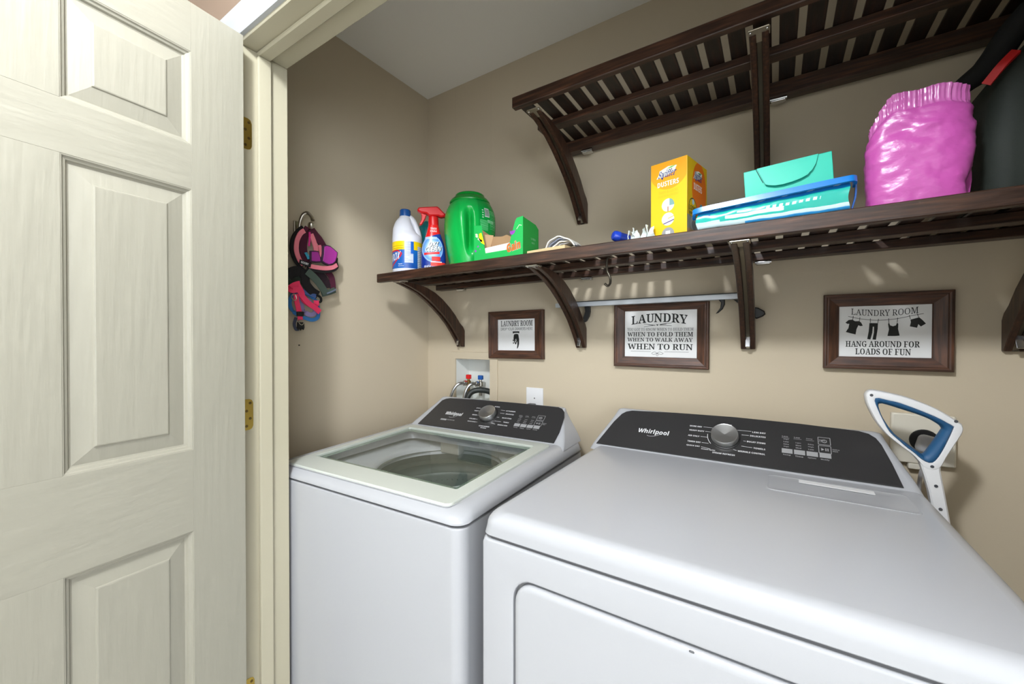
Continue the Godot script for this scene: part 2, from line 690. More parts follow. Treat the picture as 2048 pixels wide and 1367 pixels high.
	# hall casing, moulded profile: across the wall (x) against depth (y)
	var prof := [[0, 0], [0, .009], [.004, .011], [.010, .011], [.014, .008], [.020, .010], [.036, .014], [.044, .018], [.058, .018], [.062, .014], [.062, 0]]
	var cs := struct("trim_4", "white moulded casing round the doorway on the hall side", "door casing")
	var mk := func(a: Vector3, b: Vector3, out: Vector3):
		var gg := Soup.new()
		var A := PackedVector3Array()
		var B := PackedVector3Array()
		for q in prof:
			A.append(a + out * q[0] + Vector3(0, 0, q[1]))
			B.append(b + out * q[0] + Vector3(0, 0, q[1]))
		rings(gg, [A, B])
		obj("casing_board", gg, M.casing, cs)
	mk.call(Vector3(.25, 2.010, .955), Vector3(1.83, 2.010, .955), Vector3.UP)
	mk.call(Vector3(.312, 0, .955), Vector3(.312, 2.010, .955), Vector3.LEFT)
	mk.call(Vector3(1.769, 0, .955), Vector3(1.769, 2.010, .955), Vector3.RIGHT)
	for q in [["baseboard_back", Vector3(0, 0, 0), Vector3(2.15, .09, .012)], ["baseboard_left", Vector3(0, 0, .012), Vector3(.012, .09, .84)]]:
		g = Soup.new(); box(g, q[1], q[2], .003)
		obj(q[0], g, M.casing).set_meta("kind", "structure")

func build_door() -> void:
	# local x runs from the free edge to the hinge edge (0), z out of the face
	var d := struct("door_1", "cream six panel hinged door standing open at the left", "door")
	d.position = Vector3(.365, 0, .966)
	d.rotation_degrees.y = 95.5
	var W := .69
	var g := Soup.new()
	box(g, Vector3(-W, .012, -.036), Vector3(0, 1.995, -.0125), .001)
	obj("door_core", g, M.door_y, d)
	var xs := [[-.296, -.105], [-.585, -.394]]
	var ys := [[.25, .884], [1.0565, 1.604], [1.697, 1.892]]
	for q in [[-.105, 0.0], [-W, -.585]]:
		g = Soup.new(); box(g, Vector3(q[0], .012, -.0125), Vector3(q[1], 1.995, 0), .0006); obj("stile", g, M.door_y, d)
	for q in [[.012, .25], [.884, 1.0565], [1.604, 1.697], [1.892, 1.995]]:
		g = Soup.new(); box(g, Vector3(-.585, q[0], -.0125), Vector3(-.105, q[1], 0), .0004); obj("rail", g, M.door_x, d)
	for y in ys:
		g = Soup.new(); box(g, Vector3(-.394, y[0], -.0125), Vector3(-.296, y[1], 0), .0004); obj("mullion", g, M.door_y, d)
	for x in xs:
		for y in ys:
			g = Soup.new()
			var list := []
			for s in [[0.0, -.0006], [.002, -.001], [.004, -.004], [.0075, -.0055], [.0095, -.0095], [.0125, -.0105], [.040, -.0048], [.0415, -.0026], [.0435, -.002]]:
				list.append(PackedVector3Array([Vector3(x[0] + s[0], y[0] + s[0], s[1]), Vector3(x[1] - s[0], y[0] + s[0], s[1]), Vector3(x[1] - s[0], y[1] - s[0], s[1]), Vector3(x[0] + s[0], y[1] - s[0], s[1])]))
			rings(g, list, false, true)
			g.flip(0)
			obj("panel", g, M.door_y, d, 14.0)
	# knob on the far stile, out of view past the frame
	g = Soup.new()
	lathe(g, [Vector2(0, 0), Vector2(.03, 0), Vector2(.03, .006), Vector2(.012, .012), Vector2(.011, .03), Vector2(.024, .04), Vector2(.027, .055), Vector2(.02, .066), Vector2(0, .07)], Transform3D(Basis(Vector3(1, 0, 0), PI / 2), Vector3(-.63, .95, 0)), 28)
	obj("knob", g, M.nickel, d)

func deck_tilt(g: Soup, from: int, k: float, y0: float) -> void:
	for i in range(from, g.p.size()):
		var q := g.p[i]
		var w := clampf((q.y - y0) / .03, 0, 1)
		g.p[i] = Vector3(q.x, q.y - k * q.z * w, q.z)

func build_washer() -> void:
	var t := thing("washing_machine", "white top loading washing machine with a glass lid, left of the dryer", "washing machine", Vector3(.5255, 0, .480), 2.5)
	var g := Soup.new()
	rings(g, [flat_ring(rr(.68, .67, .025, 8), .02), flat_ring(rr(.69, .68, .028, 8), .026), flat_ring(rr(.69, .68, .028, 8), .903), flat_ring(rr(.687, .677, .027, 8), .907), flat_ring(rr(.682, .672, .026, 8), .908),
		flat_ring(rr(.66, .65, .02, 8), .908), flat_ring(rr(.66, .65, .02, 8), .40)])
	obj("cabinet", g, M.enamel, t)
	g = Soup.new()
	rings(g, [flat_ring(rr(.674, .664, .022, 8), .905), flat_ring(rr(.674, .664, .022, 8), .9135), flat_ring(rr(.640, .630, .02, 8), .9135), flat_ring(rr(.640, .630, .02, 8), .905), flat_ring(rr(.674, .664, .022, 8), .905)], false, false)
	obj("seam", g, M.gap, t)
	# top deck: skirt, rounded edge, rim of the opening
	g = Soup.new()
	var list := []
	var n := 8
	list.append(flat_ring(rr(.655, .65, .02, n), .9125))
	list.append(flat_ring(rr(.686, .676, .028, n), .9125))
	list.append(flat_ring(rr(.692, .682, .031, n), .9155))
	for k in 7:
		var a := k / 6.0 * PI / 2
		var i := .032 * (1 - cos(a))
		list.append(flat_ring(rr(.692 - 2 * i, .682 - 2 * i, .042, n), .918 + .032 * sin(a)))
	list.append(flat_ring(rr(.604, .505, .016, n), .9500, Vector2(0, .073)))
	list.append(flat_ring(rr(.600, .501, .015, n), .9485, Vector2(0, .073)))
	list.append(flat_ring(rr(.600, .501, .015, n), .9385, Vector2(0, .073)))
	list.append(flat_ring(rr(.565, .465, .03, n), .9375, Vector2(0, .073)))
	list.append(flat_ring(rr(.545, .440, .04, n), .915, Vector2(0, .065)))
	rings(g, list, false, false)
	g.flip(0)
	deck_tilt(g, 0, .03, .913)
	obj("top_deck", g, M.enamel, t, 40.0)
	# inner shelf between the square opening and the round tub mouth
	g = Soup.new()
	list = []
	var C := Vector2(-.010, -.018)
	var sq := PackedVector2Array()
	var on := []
	for k in 120:
		var dir := Vector2.from_angle(TAU * k / 120.0)
		var tx := (.315 - signf(dir.x) * C.x) / maxf(absf(dir.x), .0001)
		var ty := (.305 - signf(dir.y) * C.y) / maxf(absf(dir.y), .0001)
		sq.append(C + dir * minf(tx, ty))
		on.append(dir.angle())
	for s in [[0.0, .911], [.35, .906], [.75, .901], [.93, .896], [1.0, .888], [1.03, .880], [1.035, .868]]:
		var o := PackedVector3Array()
		for i in sq.size():
			var a: Vector2 = sq[i]
			var b := C + Vector2.from_angle(on[i]) * .205
			var f: float = s[0]
			var q := a.lerp(b, f)
			o.append(Vector3(q.x, s[1], q.y))
		list.append(o)
	rings(g, list, false, false)
	g.flip(0)
	obj("tub_cover", g, M.tub, t, 50.0)
	var X := Transform3D(Basis(), Vector3(C.x, 0, C.y))
	g = Soup.new()
	lathe(g, [Vector2(.196, .880), Vector2(.212, .884), Vector2(.228, .878), Vector2(.232, .862), Vector2(.225, .835), Vector2(.205, .832), Vector2(.198, .850)], X, 64, false)
	obj("balance_ring", g, M.tub_dark, t)
	g = Soup.new()
	lathe(g, [Vector2(.222, .84), Vector2(.222, .80), Vector2(.226, .79), Vector2(.222, .78), Vector2(.222, .60), Vector2(.21, .56), Vector2(.12, .55), Vector2(.05, .565), Vector2(0, .57)], X, 64, false)
	var basket := obj("wash_basket", g, M.steel_tub, t) if M.has("steel_tub") else obj("wash_basket", g, mat(c8(118, 124, 120), 0.35, 0.4), t)
	g = Soup.new()
	for row in 5:
		for k in 72:
			var a := TAU * (k + 0.5 * (row % 2)) / 72
			var at := Vector3(cos(a) * .2215 + C.x, .765 - row * .026, sin(a) * .2215 + C.y)
			lathe(g, [Vector2(0, 0), Vector2(.0024, 0), Vector2(.0018, .0012), Vector2(0, .0013)], Transform3D(Basis(Vector3(-sin(a), 0, cos(a)), PI / 2) , at), 6)
	obj("perforation", g, M.chrome, basket).set_meta("kind", "stuff")
	# paddles rising from the basket
	for a in [-1.25, .85, 2.9]:
		g = Soup.new()
		prism(g, poly([[-.036, -.12], [.036, -.12], [.022, .06], [-.022, .06]]), facing(Vector3(cos(a) * .212 + C.x, .74, sin(a) * .212 + C.y), Vector3(sin(a), 0, -cos(a)), Vector3.UP), .012, .003)
		obj("paddle", g, mat(c8(70, 74, 74), 0.35), t)
	# dispenser at the back of the opening
	g = Soup.new()
	rbox(g, Vector3(.085, .05, .035), Transform3D(Basis(), Vector3(-.095, .900, -.178)), .006, 2)
	obj("dispenser", g, mat(c8(150, 148, 138), 0.4), t)
	# lid frame and panes
	g = Soup.new()
	list = []
	var lc := Vector2(0.004, .073)
	var gc := Vector2(0.0, .0575)
	for s in [[.588, .494, .014, .9400], [.592, .498, .015, .9425], [.592, .498, .015, .9515], [.587, .493, .013, .9545]]:
		list.append(flat_ring(rr(s[0], s[1], s[2], n), s[3], lc))
	for s in [[.527, .386, .006, .9555], [.525, .384, .006, .9548], [.525, .384, .006, .9415]]:
		list.append(flat_ring(rr(s[0], s[1], s[2], n), s[3], gc))
	list.append(list[0])
	rings(g, list, false, false)
	g.flip(0)
	deck_tilt(g, 0, .03, .90)
	var lid := obj("lid_frame", g, M.lid, t, 40.0)
	g = Soup.new()
	rbox(g, Vector3(.524, .004, .383), Transform3D(Basis(), Vector3(gc.x, .9500, gc.y)), .0004, 1)
	deck_tilt(g, 0, .03, .90)
	obj("lid_glass", g, M.glass, lid)
	g = Soup.new()
	list = []
	for s in [[.5245, .3835, .9478], [.5245, .3835, .9474], [.488, .340, .9474], [.488, .340, .9478]]:
		list.append(flat_ring(rr(s[0], s[1], .004, n), s[2], gc))
	list.append(list[0])
	rings(g, list, false, false)
	deck_tilt(g, 0, .03, .90)
	obj("glass_border", g, M.glass_band, lid)
	# console housing
	console(t, .331, .275, .955, 1.046, -.190, -.315, -.338, .012, .01)
	var P := facing(Vector3(0, .955, -.19), Vector3.RIGHT, Vector3(0, .0910, -.125).normalized())
	var top := [[-.2764, .004], [.3025, .004], [.3055, .05], [.300, .115], [.292, .140], [.278, .1555], [.262, .1605], [.1, .1625], [-.1, .1600], [-.212, .1555], [-.232, .150], [-.246, .138]]
	g = Soup.new()
	prism(g, poly(top), P * Transform3D(Basis(), Vector3(0, 0, .0015)), .0025, .0008)
	var pn := obj("control_panel", g, M.panel, t)
	var Q := P * Transform3D(Basis(), Vector3(0, 0, .0043))
	g = Soup.new()
	text(g, "Whirlpool", SANSB, Rect2(-.184, .062, .078, .022), Q, 0, .12)
	swoosh(g, Q, Vector2(-.14, .066))
	for q in [["JEANS", -.0613, .1162, .0190], ["HEAVY DUTY", -.0617, .1026, .036], ["WHITES", -.0603, .0817, .022], ["COLORS", -.0617, .0621, .027], ["QUICK WASH", -.0621, .0483, .036],
		["ACTIVEWEAR", .0709, .1175, .039], ["DELICATES", .0768, .1028, .033], ["BULKY ITEMS", .0715, .0828, .038], ["TOWELS", .0855, .0636, .0225], ["DRAIN & SPIN", .0694, .0489, .039], ["NORMAL", .0139, .1328, .0226], ["CLEAN WASHER", -.003, .0338, .045], ["with affresh", .008, .0265, .024]]:
		text(g, q[0], SANSB, Rect2(q[1], q[2] - .0024, q[3], .0045), Q)
	for q in [[-.040, .1165, -.024, .115], [-.036, .0815, -.026, .0815], [-.033, .0622, -.025, .0622], [-.024, .0485, -.019, .049], [.048, .118, .067, .1178], [.052, .104, .071, .1033], [.048, .083, .058, .083], [.049, .064, .076, .0638], [.040, .053, .058, .050]]:
		decal(g, line2(Vector2(q[0], q[1]), Vector2(q[2], q[3]), .0009), Q)
	obj("lettering", g, M.print_white, pn)
	g = Soup.new()
	decal(g, rect2(-.186, .038, -.158, .0455), Q)
	text(g, "AGITATOR", SANSB, Rect2(-.155, .0405, .035, .0045), Q)
	keypad(g, Q, .1323, .0228, .2303, .2051, .0270)
	obj("key_print", g, M.print_grey, pn)
	knob(t, P * Vector3(.0085, .0885, .004), P.basis, .033)

func swoosh(g: Soup, Q: Transform3D, c: Vector2) -> void:
	# the thin oval ring crossing under the name
	var pr := Vector2.ZERO
	for k in 19:
		var a := -PI * 0.95 + PI * 0.9 * k / 18
		var q := c + Vector2(cos(a) * .018, sin(a) * .006 - .003).rotated(.25)
		if k > 0:
			decal(g, line2(pr, q, .0007), Q)
		pr = q

func keypad(g: Soup, Q: Transform3D, x0: float, step: float, x1: float, px: float, pw: float) -> void:
	var w := (x1 - x0 - .009) / 4.0
	for k in 4:
		var x := x0 + k * (w + .003)
		decal(g, rect2(x, .0520, x + w, .0655), Q)
		text(g, ["Temp", "Time", "Options", "Modify"][k], SANSB, Rect2(x + .002, .0445, w - .006, .0042), Q)
		text(g, ["Less", "Low", "Damp", "Wet"][k], SANSB, Rect2(x + .001, .1015, w - .010, .0035), Q)
		decal(g, line2(Vector2(x, .0985), Vector2(x + w - .006, .0985), .0008), Q)
	for r in 4:
		for k in 3:
			var x := x0 + .004 + k * (w + .003)
			if k > 0 and r == 0:
				continue
			text(g, ["High", "Med", "Low", "Light", "Extra", "More"][(r * 2 + k) % 6], SANSB, Rect2(x, .0925 - r * .0075, .011, .0034), Q)
	for k in 2:
		var y := .0905 if k == 0 else .0655
		for e in [[0, 0, 1, 0], [1, 0, 1, 1], [1, 1, 0, 1], [0, 1, 0, 0]]:
			decal(g, line2(Vector2(px + e[0] * pw, y + e[1] * .0215), Vector2(px + e[2] * pw, y + e[3] * .0215), .0013), Q)
		var c := Vector2(px + pw / 2, y + .0107)
		if k == 0:
			for s in 10:
				var a := PI * 0.65 + s * TAU * 0.84 / 10.0
				var b := a + TAU * 0.84 / 10.0
				decal(g, line2(c + Vector2(cos(a), sin(a)) * .0048, c + Vector2(cos(b), sin(b)) * .0048, .0012), Q)
			decal(g, line2(c + Vector2(0, .001), c + Vector2(0, .006), .0012), Q)
		else:
			decal(g, PackedVector2Array([c + Vector2(-.007, -.004), c + Vector2(-.001, 0), c + Vector2(-.007, .004)]), Q)
			for s in [.001, .005]:
				decal(g, rect2(c.x + s, c.y - .004, c.x + s + .002, c.y + .004), Q)
	text(g, "Hold to", SANSB, Rect2(px + pw + .003, .0775, .013, .0033), Q)
	text(g, "Start", SANSB, Rect2(px + pw + .003, .0725, .010, .0033), Q)

func console(t: Node3D, hb: float, ht: float, y0: float, y1: float, z0: float, z1: float, zb: float, lip: float, off: float) -> void:
	# sloped white housing: half width hb at the base, ht at the top
	var g := Soup.new()
	var list := []
	var steps := 9
	for k in steps + 1:
		var f := float(k) / steps
		var y := lerpf(y0 - .012, y1 + .0015, f)
		var ff := (y - y0) / (y1 - y0)
		var zf := lerpf(z0, z1, ff) + .0012
		var hw := lerpf(hb, ht, smoothstep(0.0, 1.0, f) * 0.35 + f * 0.65)
		var o := PackedVector3Array()
		for q in rr(hw * 2, absf(zf - zb), .012, 4):
			o.append(Vector3(q.x + off, y, q.y + (zf + zb) / 2))
		list.append(o)
	for s in [[.004, .0035], [.011, .0052]]:
		var o := PackedVector3Array()
		for q in rr((ht - s[0]) * 2, maxf(absf(z1 - zb) - s[0] * 1.2, .006), .008, 4):
			o.append(Vector3(q.x + off, y1 + .0015 + s[1] - .002, q.y + (z1 + zb) / 2 - .002))
		list.append(o)
	rings(g, list)
	obj("console", g, M.enamel, t, 50.0)

func knob(t: Node3D, at: Vector3, b: Basis, r: float) -> void:
	var X := Transform3D(b * Basis(Vector3(1, 0, 0), PI / 2), at)
	var g := Soup.new()
	lathe(g, [Vector2(0, 0), Vector2(r + .0035, 0), Vector2(r + .0035, .002), Vector2(r, .003), Vector2(0, .003)], X, 48)
	var k0 := obj("dial_base", g, M.black, t)
	g = Soup.new()
	lathe(g, [Vector2(r * .97, .003), Vector2(r, .006), Vector2(r * .97, .018), Vector2(r * .93, .0195)], X, 48, false)
	lathe(g, [Vector2(r * .93, .0195), Vector2(r * .88, .0188), Vector2(0, .0145)], X, 48, false)
	g.flip(0)
	obj("dial", g, M.dial, t)

func build_dryer() -> void:
	var cx := 1.3095
	var t := thing("dryer", "white front loading clothes dryer with a dark sloped console, right of the washing machine", "dryer", Vector3(cx, 0, .456))
	var hw := .3685
	var zf := .356
	var g := Soup.new()
	# cabinet sides, back, bottom; the front has a recess for the door
	var list := []
	var dr := [-.295, .262, .859, .30]
	var fr := func(x0: float, x1: float, y0: float, y1: float, r: float, z: float) -> PackedVector3Array:
		var o := PackedVector3Array()
		for q in rr(x1 - x0, y1 - y0, r, 6):
			o.append(Vector3(q.x + (x0 + x1) / 2, q.y + (y0 + y1) / 2, z))
		return o
	list.append(fr.call(-hw, hw, .02, .918, .004, -.356))
	list.append(fr.call(-hw, hw, .02, .918, .006, zf - .010))
	list.append(fr.call(-hw + .003, hw - .003, .023, .915, .008, zf - .002))
	list.append(fr.call(-hw + .008, hw - .008, .028, .912, .008, zf))
	list.append(fr.call(-.302, .302, .25, .866, .043, zf))
	list.append(fr.call(-.2985, .2985, .2535, .8625, .040, zf - .0025))
	list.append(fr.call(-.2975, .2975, .2545, .8615, .040, zf - .014))
	rings(g, list, true, true)
	obj("cabinet", g, M.enamel, t)
	g = Soup.new()
	list = []
	list.append(fr.call(-.2935, .2935, .2585, .8575, .037, zf - .0135))
	list.append(fr.call(-.2935, .2935, .2585, .8575, .037, zf - .004))
	for k in 5:
		var a := k / 4.0 * PI / 2
		var i := .010 * (1 - cos(a))
		list.append(fr.call(-.2935 + i, .2935 - i, .2585 + i, .8575 - i, .037 - i, zf - .004 + .008 * sin(a)))
	rings(g, list)
	var door := obj("dryer_door", g, M.enamel, t)
	g = Soup.new()
	rbox(g, Vector3(.007, .003, .003), Transform3D(Basis(), Vector3(.0, .8545, zf + .0015)), .001, 1)
	obj("door_notch", g, M.gap, door)
	g = Soup.new()
	rbox(g, Vector3(hw * 2 - .02, .01, .70), Transform3D(Basis(), Vector3(0, .9185, .0)), .002, 1, .01)
	obj("seam", g, M.gap, t)
	# top
	g = Soup.new()
	list = []
	var n := 8
	list.append(flat_ring(rr(.71, .69, .01, n), .9225))
	list.append(flat_ring(rr(.732, .708, .018, n), .9225))
	list.append(flat_ring(rr(.737, .713, .020, n), .925))
	for k in 8:
		var a := k / 7.0 * PI / 2
		var i := .026 * (1 - cos(a))
		list.append(flat_ring(rr(.737 - 2 * i, .713 - 2.0 * i, .03, n), .939 + .026 * sin(a)))
	rings(g, list, true, true)
	obj("top_panel", g, M.enamel, t)
	# lint drawer lid with its recess
	g = Soup.new()
	list = []
	for s in [[.247, .112, .9645], [.247, .112, .9662], [.243, .108, .9665], [.239, .104, .9665], [.236, .101, .9655], [.20, .07, .9652]]:
		list.append(flat_ring(rr(s[0], s[1], .012, n), s[2], Vector2(.2035, -.1265)))
	rings(g, list)
	var lint := obj("lint_lid", g, M.enamel, t)
	g = Soup.new()
	rbox(g, Vector3(.130, .0012, .022), Transform3D(Basis(Vector3.UP, -.03), Vector3(.2070, .9668, -.160)), .0004, 1)
	obj("label_strip", g, M.white, lint)
	# console
	console(t, .372, .322, .966, 1.059, -.221, -.326, -.350, .012, -.01)
	var P := facing(Vector3(0, .967, -.221), Vector3.RIGHT, Vector3(0, .092, -.105).normalized())
	g = Soup.new()
	prism(g, poly([[-.3643, .000], [.3289, .002], [.318, .06], [.306, .110], [.298, .1280], [.286, .1390], [.268, .1445], [.15, .1500], [0, .1520], [-.15, .1480], [-.285, .1400], [-.302, .1340], [-.314, .1230], [-.331, .090]]), P * Transform3D(Basis(), Vector3(0, 0, .0015)), .0025, .0008)
	var pn := obj("control_panel", g, M.panel, t)
	var Q := P * Transform3D(Basis(), Vector3(0, 0, .0043))
	g = Soup.new()
	text(g, "Whirlpool", SANSB, Rect2(-.2510, .0555, .0875, .0205), Q, 0, .10)
	swoosh(g, Q, Vector2(-.205, .061))
	for q in [["MORE DRY", -.1096, .1047, .0320], ["HEAVY DUTY", -.1091, .0900, .0385], ["AIR ONLY", -.1104, .0710, .0295], ["TIMED DRY", -.1095, .0513, .034], ["QUICK DRY", -.1103, .0373, .034], ["NORMAL", -.0299, .1209, .0275],
		["LESS DRY", .0455, .1057, .0305], ["DELICATES", .0409, .0930, .035], ["BULKY ITEMS", .0344, .0732, .0415], ["TOWELS", .0497, .0548, .026], ["WRINKLE CONTROL", .0146, .0395, .061], ["STEAM REFRESH", -.0439, .0245, .0525], ["Sensed Cycles", -.072, .0310, .034]]:
		text(g, q[0], SANSB, Rect2(q[1], q[2] - .0024, q[3], .0046), Q)
	for q in [[-.074, .1053, -.048, .1053], [-.068, .0905, -.053, .0905], [-.078, .0713, -.060, .0713], [-.073, .0515, -.056, .0515], [-.073, .0375, -.050, .034], [.010, .1068, .043, .1072], [.021, .0925, .038, .0929], [.026, .0733, .032, .0733], [.022, .056, .047, .0552], [.004, .042, .012, .040]]:
		decal(g, line2(Vector2(q[0], q[1]), Vector2(q[2], q[3]), .0009), Q)
	var pr := Vector2.ZERO
	for k in 13:
		var a := PI * 0.98 + k * 0.065
		var q := Vector2(-.018, .080) + Vector2(cos(a), sin(a)) * .043
		if k > 0:
			decal(g, line2(pr, q, .0012), Q)
		pr = q
	obj("lettering", g, M.print_white, pn)
	g = Soup.new()
	keypad(g, Q, .1110, .0245, .2095, .1865, .0238)
	obj("key_print", g, M.print_grey, pn)
	knob(t, P * Vector3(-.0180, .0770, .004), P.basis, .034)

# ---------------------------------------------------------------- shelves
func build_shelf(called: String, label: String, x0: float, x1: float, top: float, slot: float, tilt: float, zb: float, clips: Array) -> Node3D:
	var t := thing(called, label, "shelf", Vector3(x0, top, 0), 0, "slatted wall shelves")
	t.rotation.z = tilt
	var L := x1 - x0
	var g := Soup.new(); box(g, Vector3(0, -.033, .366), Vector3(L, 0, .386), .002); obj("front_rail", g, M.wood_x, t)
	g = Soup.new(); box(g, Vector3(0, -.031, .19), Vector3(L, -.0102, .228), .0015); obj("middle_rail", g, M.wood_x, t)
	g = Soup.new(); box(g, Vector3(0, zb, .020), Vector3(L, -.0102, .060), .0015); obj("back_rail", g, M.wood_x, t)
	var kmin := int(ceil((x0 + .02 - slot) / .0517))
	var a := x0
	var sm := {}
	var k := kmin
	while true:
		var b := minf(slot + k * .0517, x1)
		var w := b - a
		if w > .006:
			var key := roundi(w * 10000)
			if not sm.has(key):
				g = Soup.new()
				rbox(g, Vector3(w, .006, .352), ID, .0010, 1)
				sm[key] = shape(g)
			var s := inst("slat", sm[key], M.shaded_slat_wood, t)
			s.position = Vector3((a + b) / 2 - x0, -.0070, .190)
		if b >= x1 - .001:
			break
		a = b + .0155
		k += 1
	for c in clips:
		g = Soup.new()
		rbox(g, Vector3(.036, .012, .022), Transform3D(Basis(), Vector3(c - x0, zb - .005, .040)), .003, 2)
		tube(g, [Vector3(c - x0 - .020, zb - .004, .048), Vector3(c - x0 + .020, zb - .004, .048)], .005, 10)
		obj("mounting_clip", g, M.steel, t)
	return t

func build_shelves() -> void:
	var lo := 1.541
	build_shelf("slatted_shelf", "long lower dark wood slatted shelf carrying the bottles and boxes", .107, 1.95, lo, 1.405, .004, -.031, [.245, .835, 1.375])
	build_shelf("slatted_shelf", "shorter upper dark wood slatted shelf with nothing on it", .733, 2.0, 2.021, 1.395, 0.0, -.050, [.835, 1.41])
	# bracket: two curved cheeks with a dark groove and a metal strap between them
	var lowc := [[.366, -.005], [.318, -.018], [.27, -.034], [.225, -.057], [.18, -.085], [.135, -.117], [.095, -.151], [.062, -.187], [.033, -.222], [.013, -.252]]
	var upc := [[.001, -.252], [.001, -.180], [.012, -.163], [.034, -.146], [.065, -.112], [.10, -.082], [.145, -.050], [.19, -.026], [.24, -.010], [.30, 0.0], [.366, 0.0]]
	var side := PackedVector2Array()
	for q in lowc + upc:
		side.append(Vector2(q[0], q[1]))
	var core := PackedVector2Array()
	var lm := []
	for q in lowc.slice(0, 9):
		lm.append(q)
	for i in lm.size():
		# groove floor set back from the concave edge
		var q: Array = lm[i]
		var s := clampf(i / 8.0, 0, 1)
		core.append(Vector2(q[0] - .010 * s - .006, q[1] + .012 * (1 - s) * (0.25 if i == 0 else 1.0)))
	core.append(Vector2(.012, -.249))
	for q in upc:
		core.append(Vector2(q[0], q[1]))
	var X := func(x: float) -> Transform3D:
		# outline x -> z, y -> y, pushed along x
		return Transform3D(Basis(Vector3(0, 0, 1), Vector3(0, 1, 0), Vector3(-1, 0, 0)), Vector3(x, 0, 0))
	var g := Soup.new(); prism(g, side, X.call(.0), .0135, .0015); var m_side := shape(g)
	g = Soup.new(); prism(g, core, X.call(.0065), .013, 0.0); var m_core := shape(g)
	var strap := []
	for i in core.size():
		if i <= 9:
			strap.append(Vector3(0, core[i].y - .001, core[i].x + .0012))
	g = Soup.new(); ribbon(g, smooth(strap, 3), Vector3.RIGHT, .0095, .0015); var m_strap := shape(g)
	g = Soup.new()
	prism(g, poly([[-.021, -.018], [-.008, -.018], [-.006, -.034], [.006, -.034], [.008, -.018], [.021, -.018], [.022, .004], [.019, .008], [-.019, .008], [-.022, .004]]), Transform3D(Basis(Vector3(1, 0, 0), Vector3(0, .12, 1).normalized(), Vector3(0, -1, .12).normalized()), Vector3(0, -.0005, .372)), .0025, .0006)
	var m_clip := shape(g)
	g = Soup.new()
	lathe(g, [Vector2(0, 0), Vector2(.0032, 0), Vector2(.0024, .0014), Vector2(0, .0016)], Transform3D(Basis(Vector3(1, 0, 0), PI), Vector3(0, -.003, .372)), 10)
	var m_screw := shape(g)
	g = Soup.new()
	rbox(g, Vector3(.0125, .045, .004), Transform3D(Basis(Vector3(1, 0, 0), -.42), Vector3(0, -.224, .026)), .001, 1)
	var m_plate := shape(g)
	var words := ["curved dark wood bracket at the left end of the lower shelf", "curved dark wood bracket of the lower shelf between the two left signs", "curved dark wood bracket of the lower shelf right of the middle sign", "curved dark wood bracket of the lower shelf right of the clothesline sign",
		"curved dark wood bracket at the left end of the upper shelf", "upright looking dark wood bracket in the middle of the upper shelf"]
	var spots := [[.211, 1.5065], [.797, 1.5085], [1.337, 1.511], [1.868, 1.513], [.801, 1.970], [1.372, 1.970]]
	var proto: Node3D = null
	for i in spots.size():
		var t: Node3D
		if proto == null:
			t = thing("shelf_bracket", words[i], "bracket", Vector3.ZERO, 0, "curved shelf brackets")
			var a := inst("cheek", m_side, M.wood_y, t); a.position.x = -.0055
			var b := inst("cheek", m_side, M.wood_y, t); b.position.x = .019
			inst("groove_core", m_core, mat(c8(26, 18, 14), 0.6), t)
			inst("metal_strap", m_strap, M.strap, t)
			var c := inst("top_clip", m_clip, M.nickel, t)
			for sx in [-.016, .016]:
				inst("screw", m_screw, M.steel, c).position.x = sx
			inst("wall_plate", m_plate, M.steel, t)
			proto = t
		else:
			t = proto.duplicate()
			t.name = numbered("shelf_bracket")
			add_child(t)
			tag(t, words[i], "bracket", "curved shelf brackets")
		t.position = Vector3(spots[i][0], spots[i][1], 0)
	# S hook hanging from the middle rail
	var gh := Soup.new()
	tube(gh, smooth([Vector3(.992, 1.532, .222), Vector3(.982, 1.535, .236), Vector3(.980, 1.520, .242), Vector3(.982, 1.495, .245), Vector3(.992, 1.472, .247), Vector3(.994, 1.455, .252), Vector3(.990, 1.446, .262), Vector3(.984, 1.452, .270)], 5), .0035, 10)
	tag(obj("shelf_hook", gh, mat(c8(110, 104, 92), 0.4, 0.8)), "small bent metal hook hanging under the lower shelf", "hook")

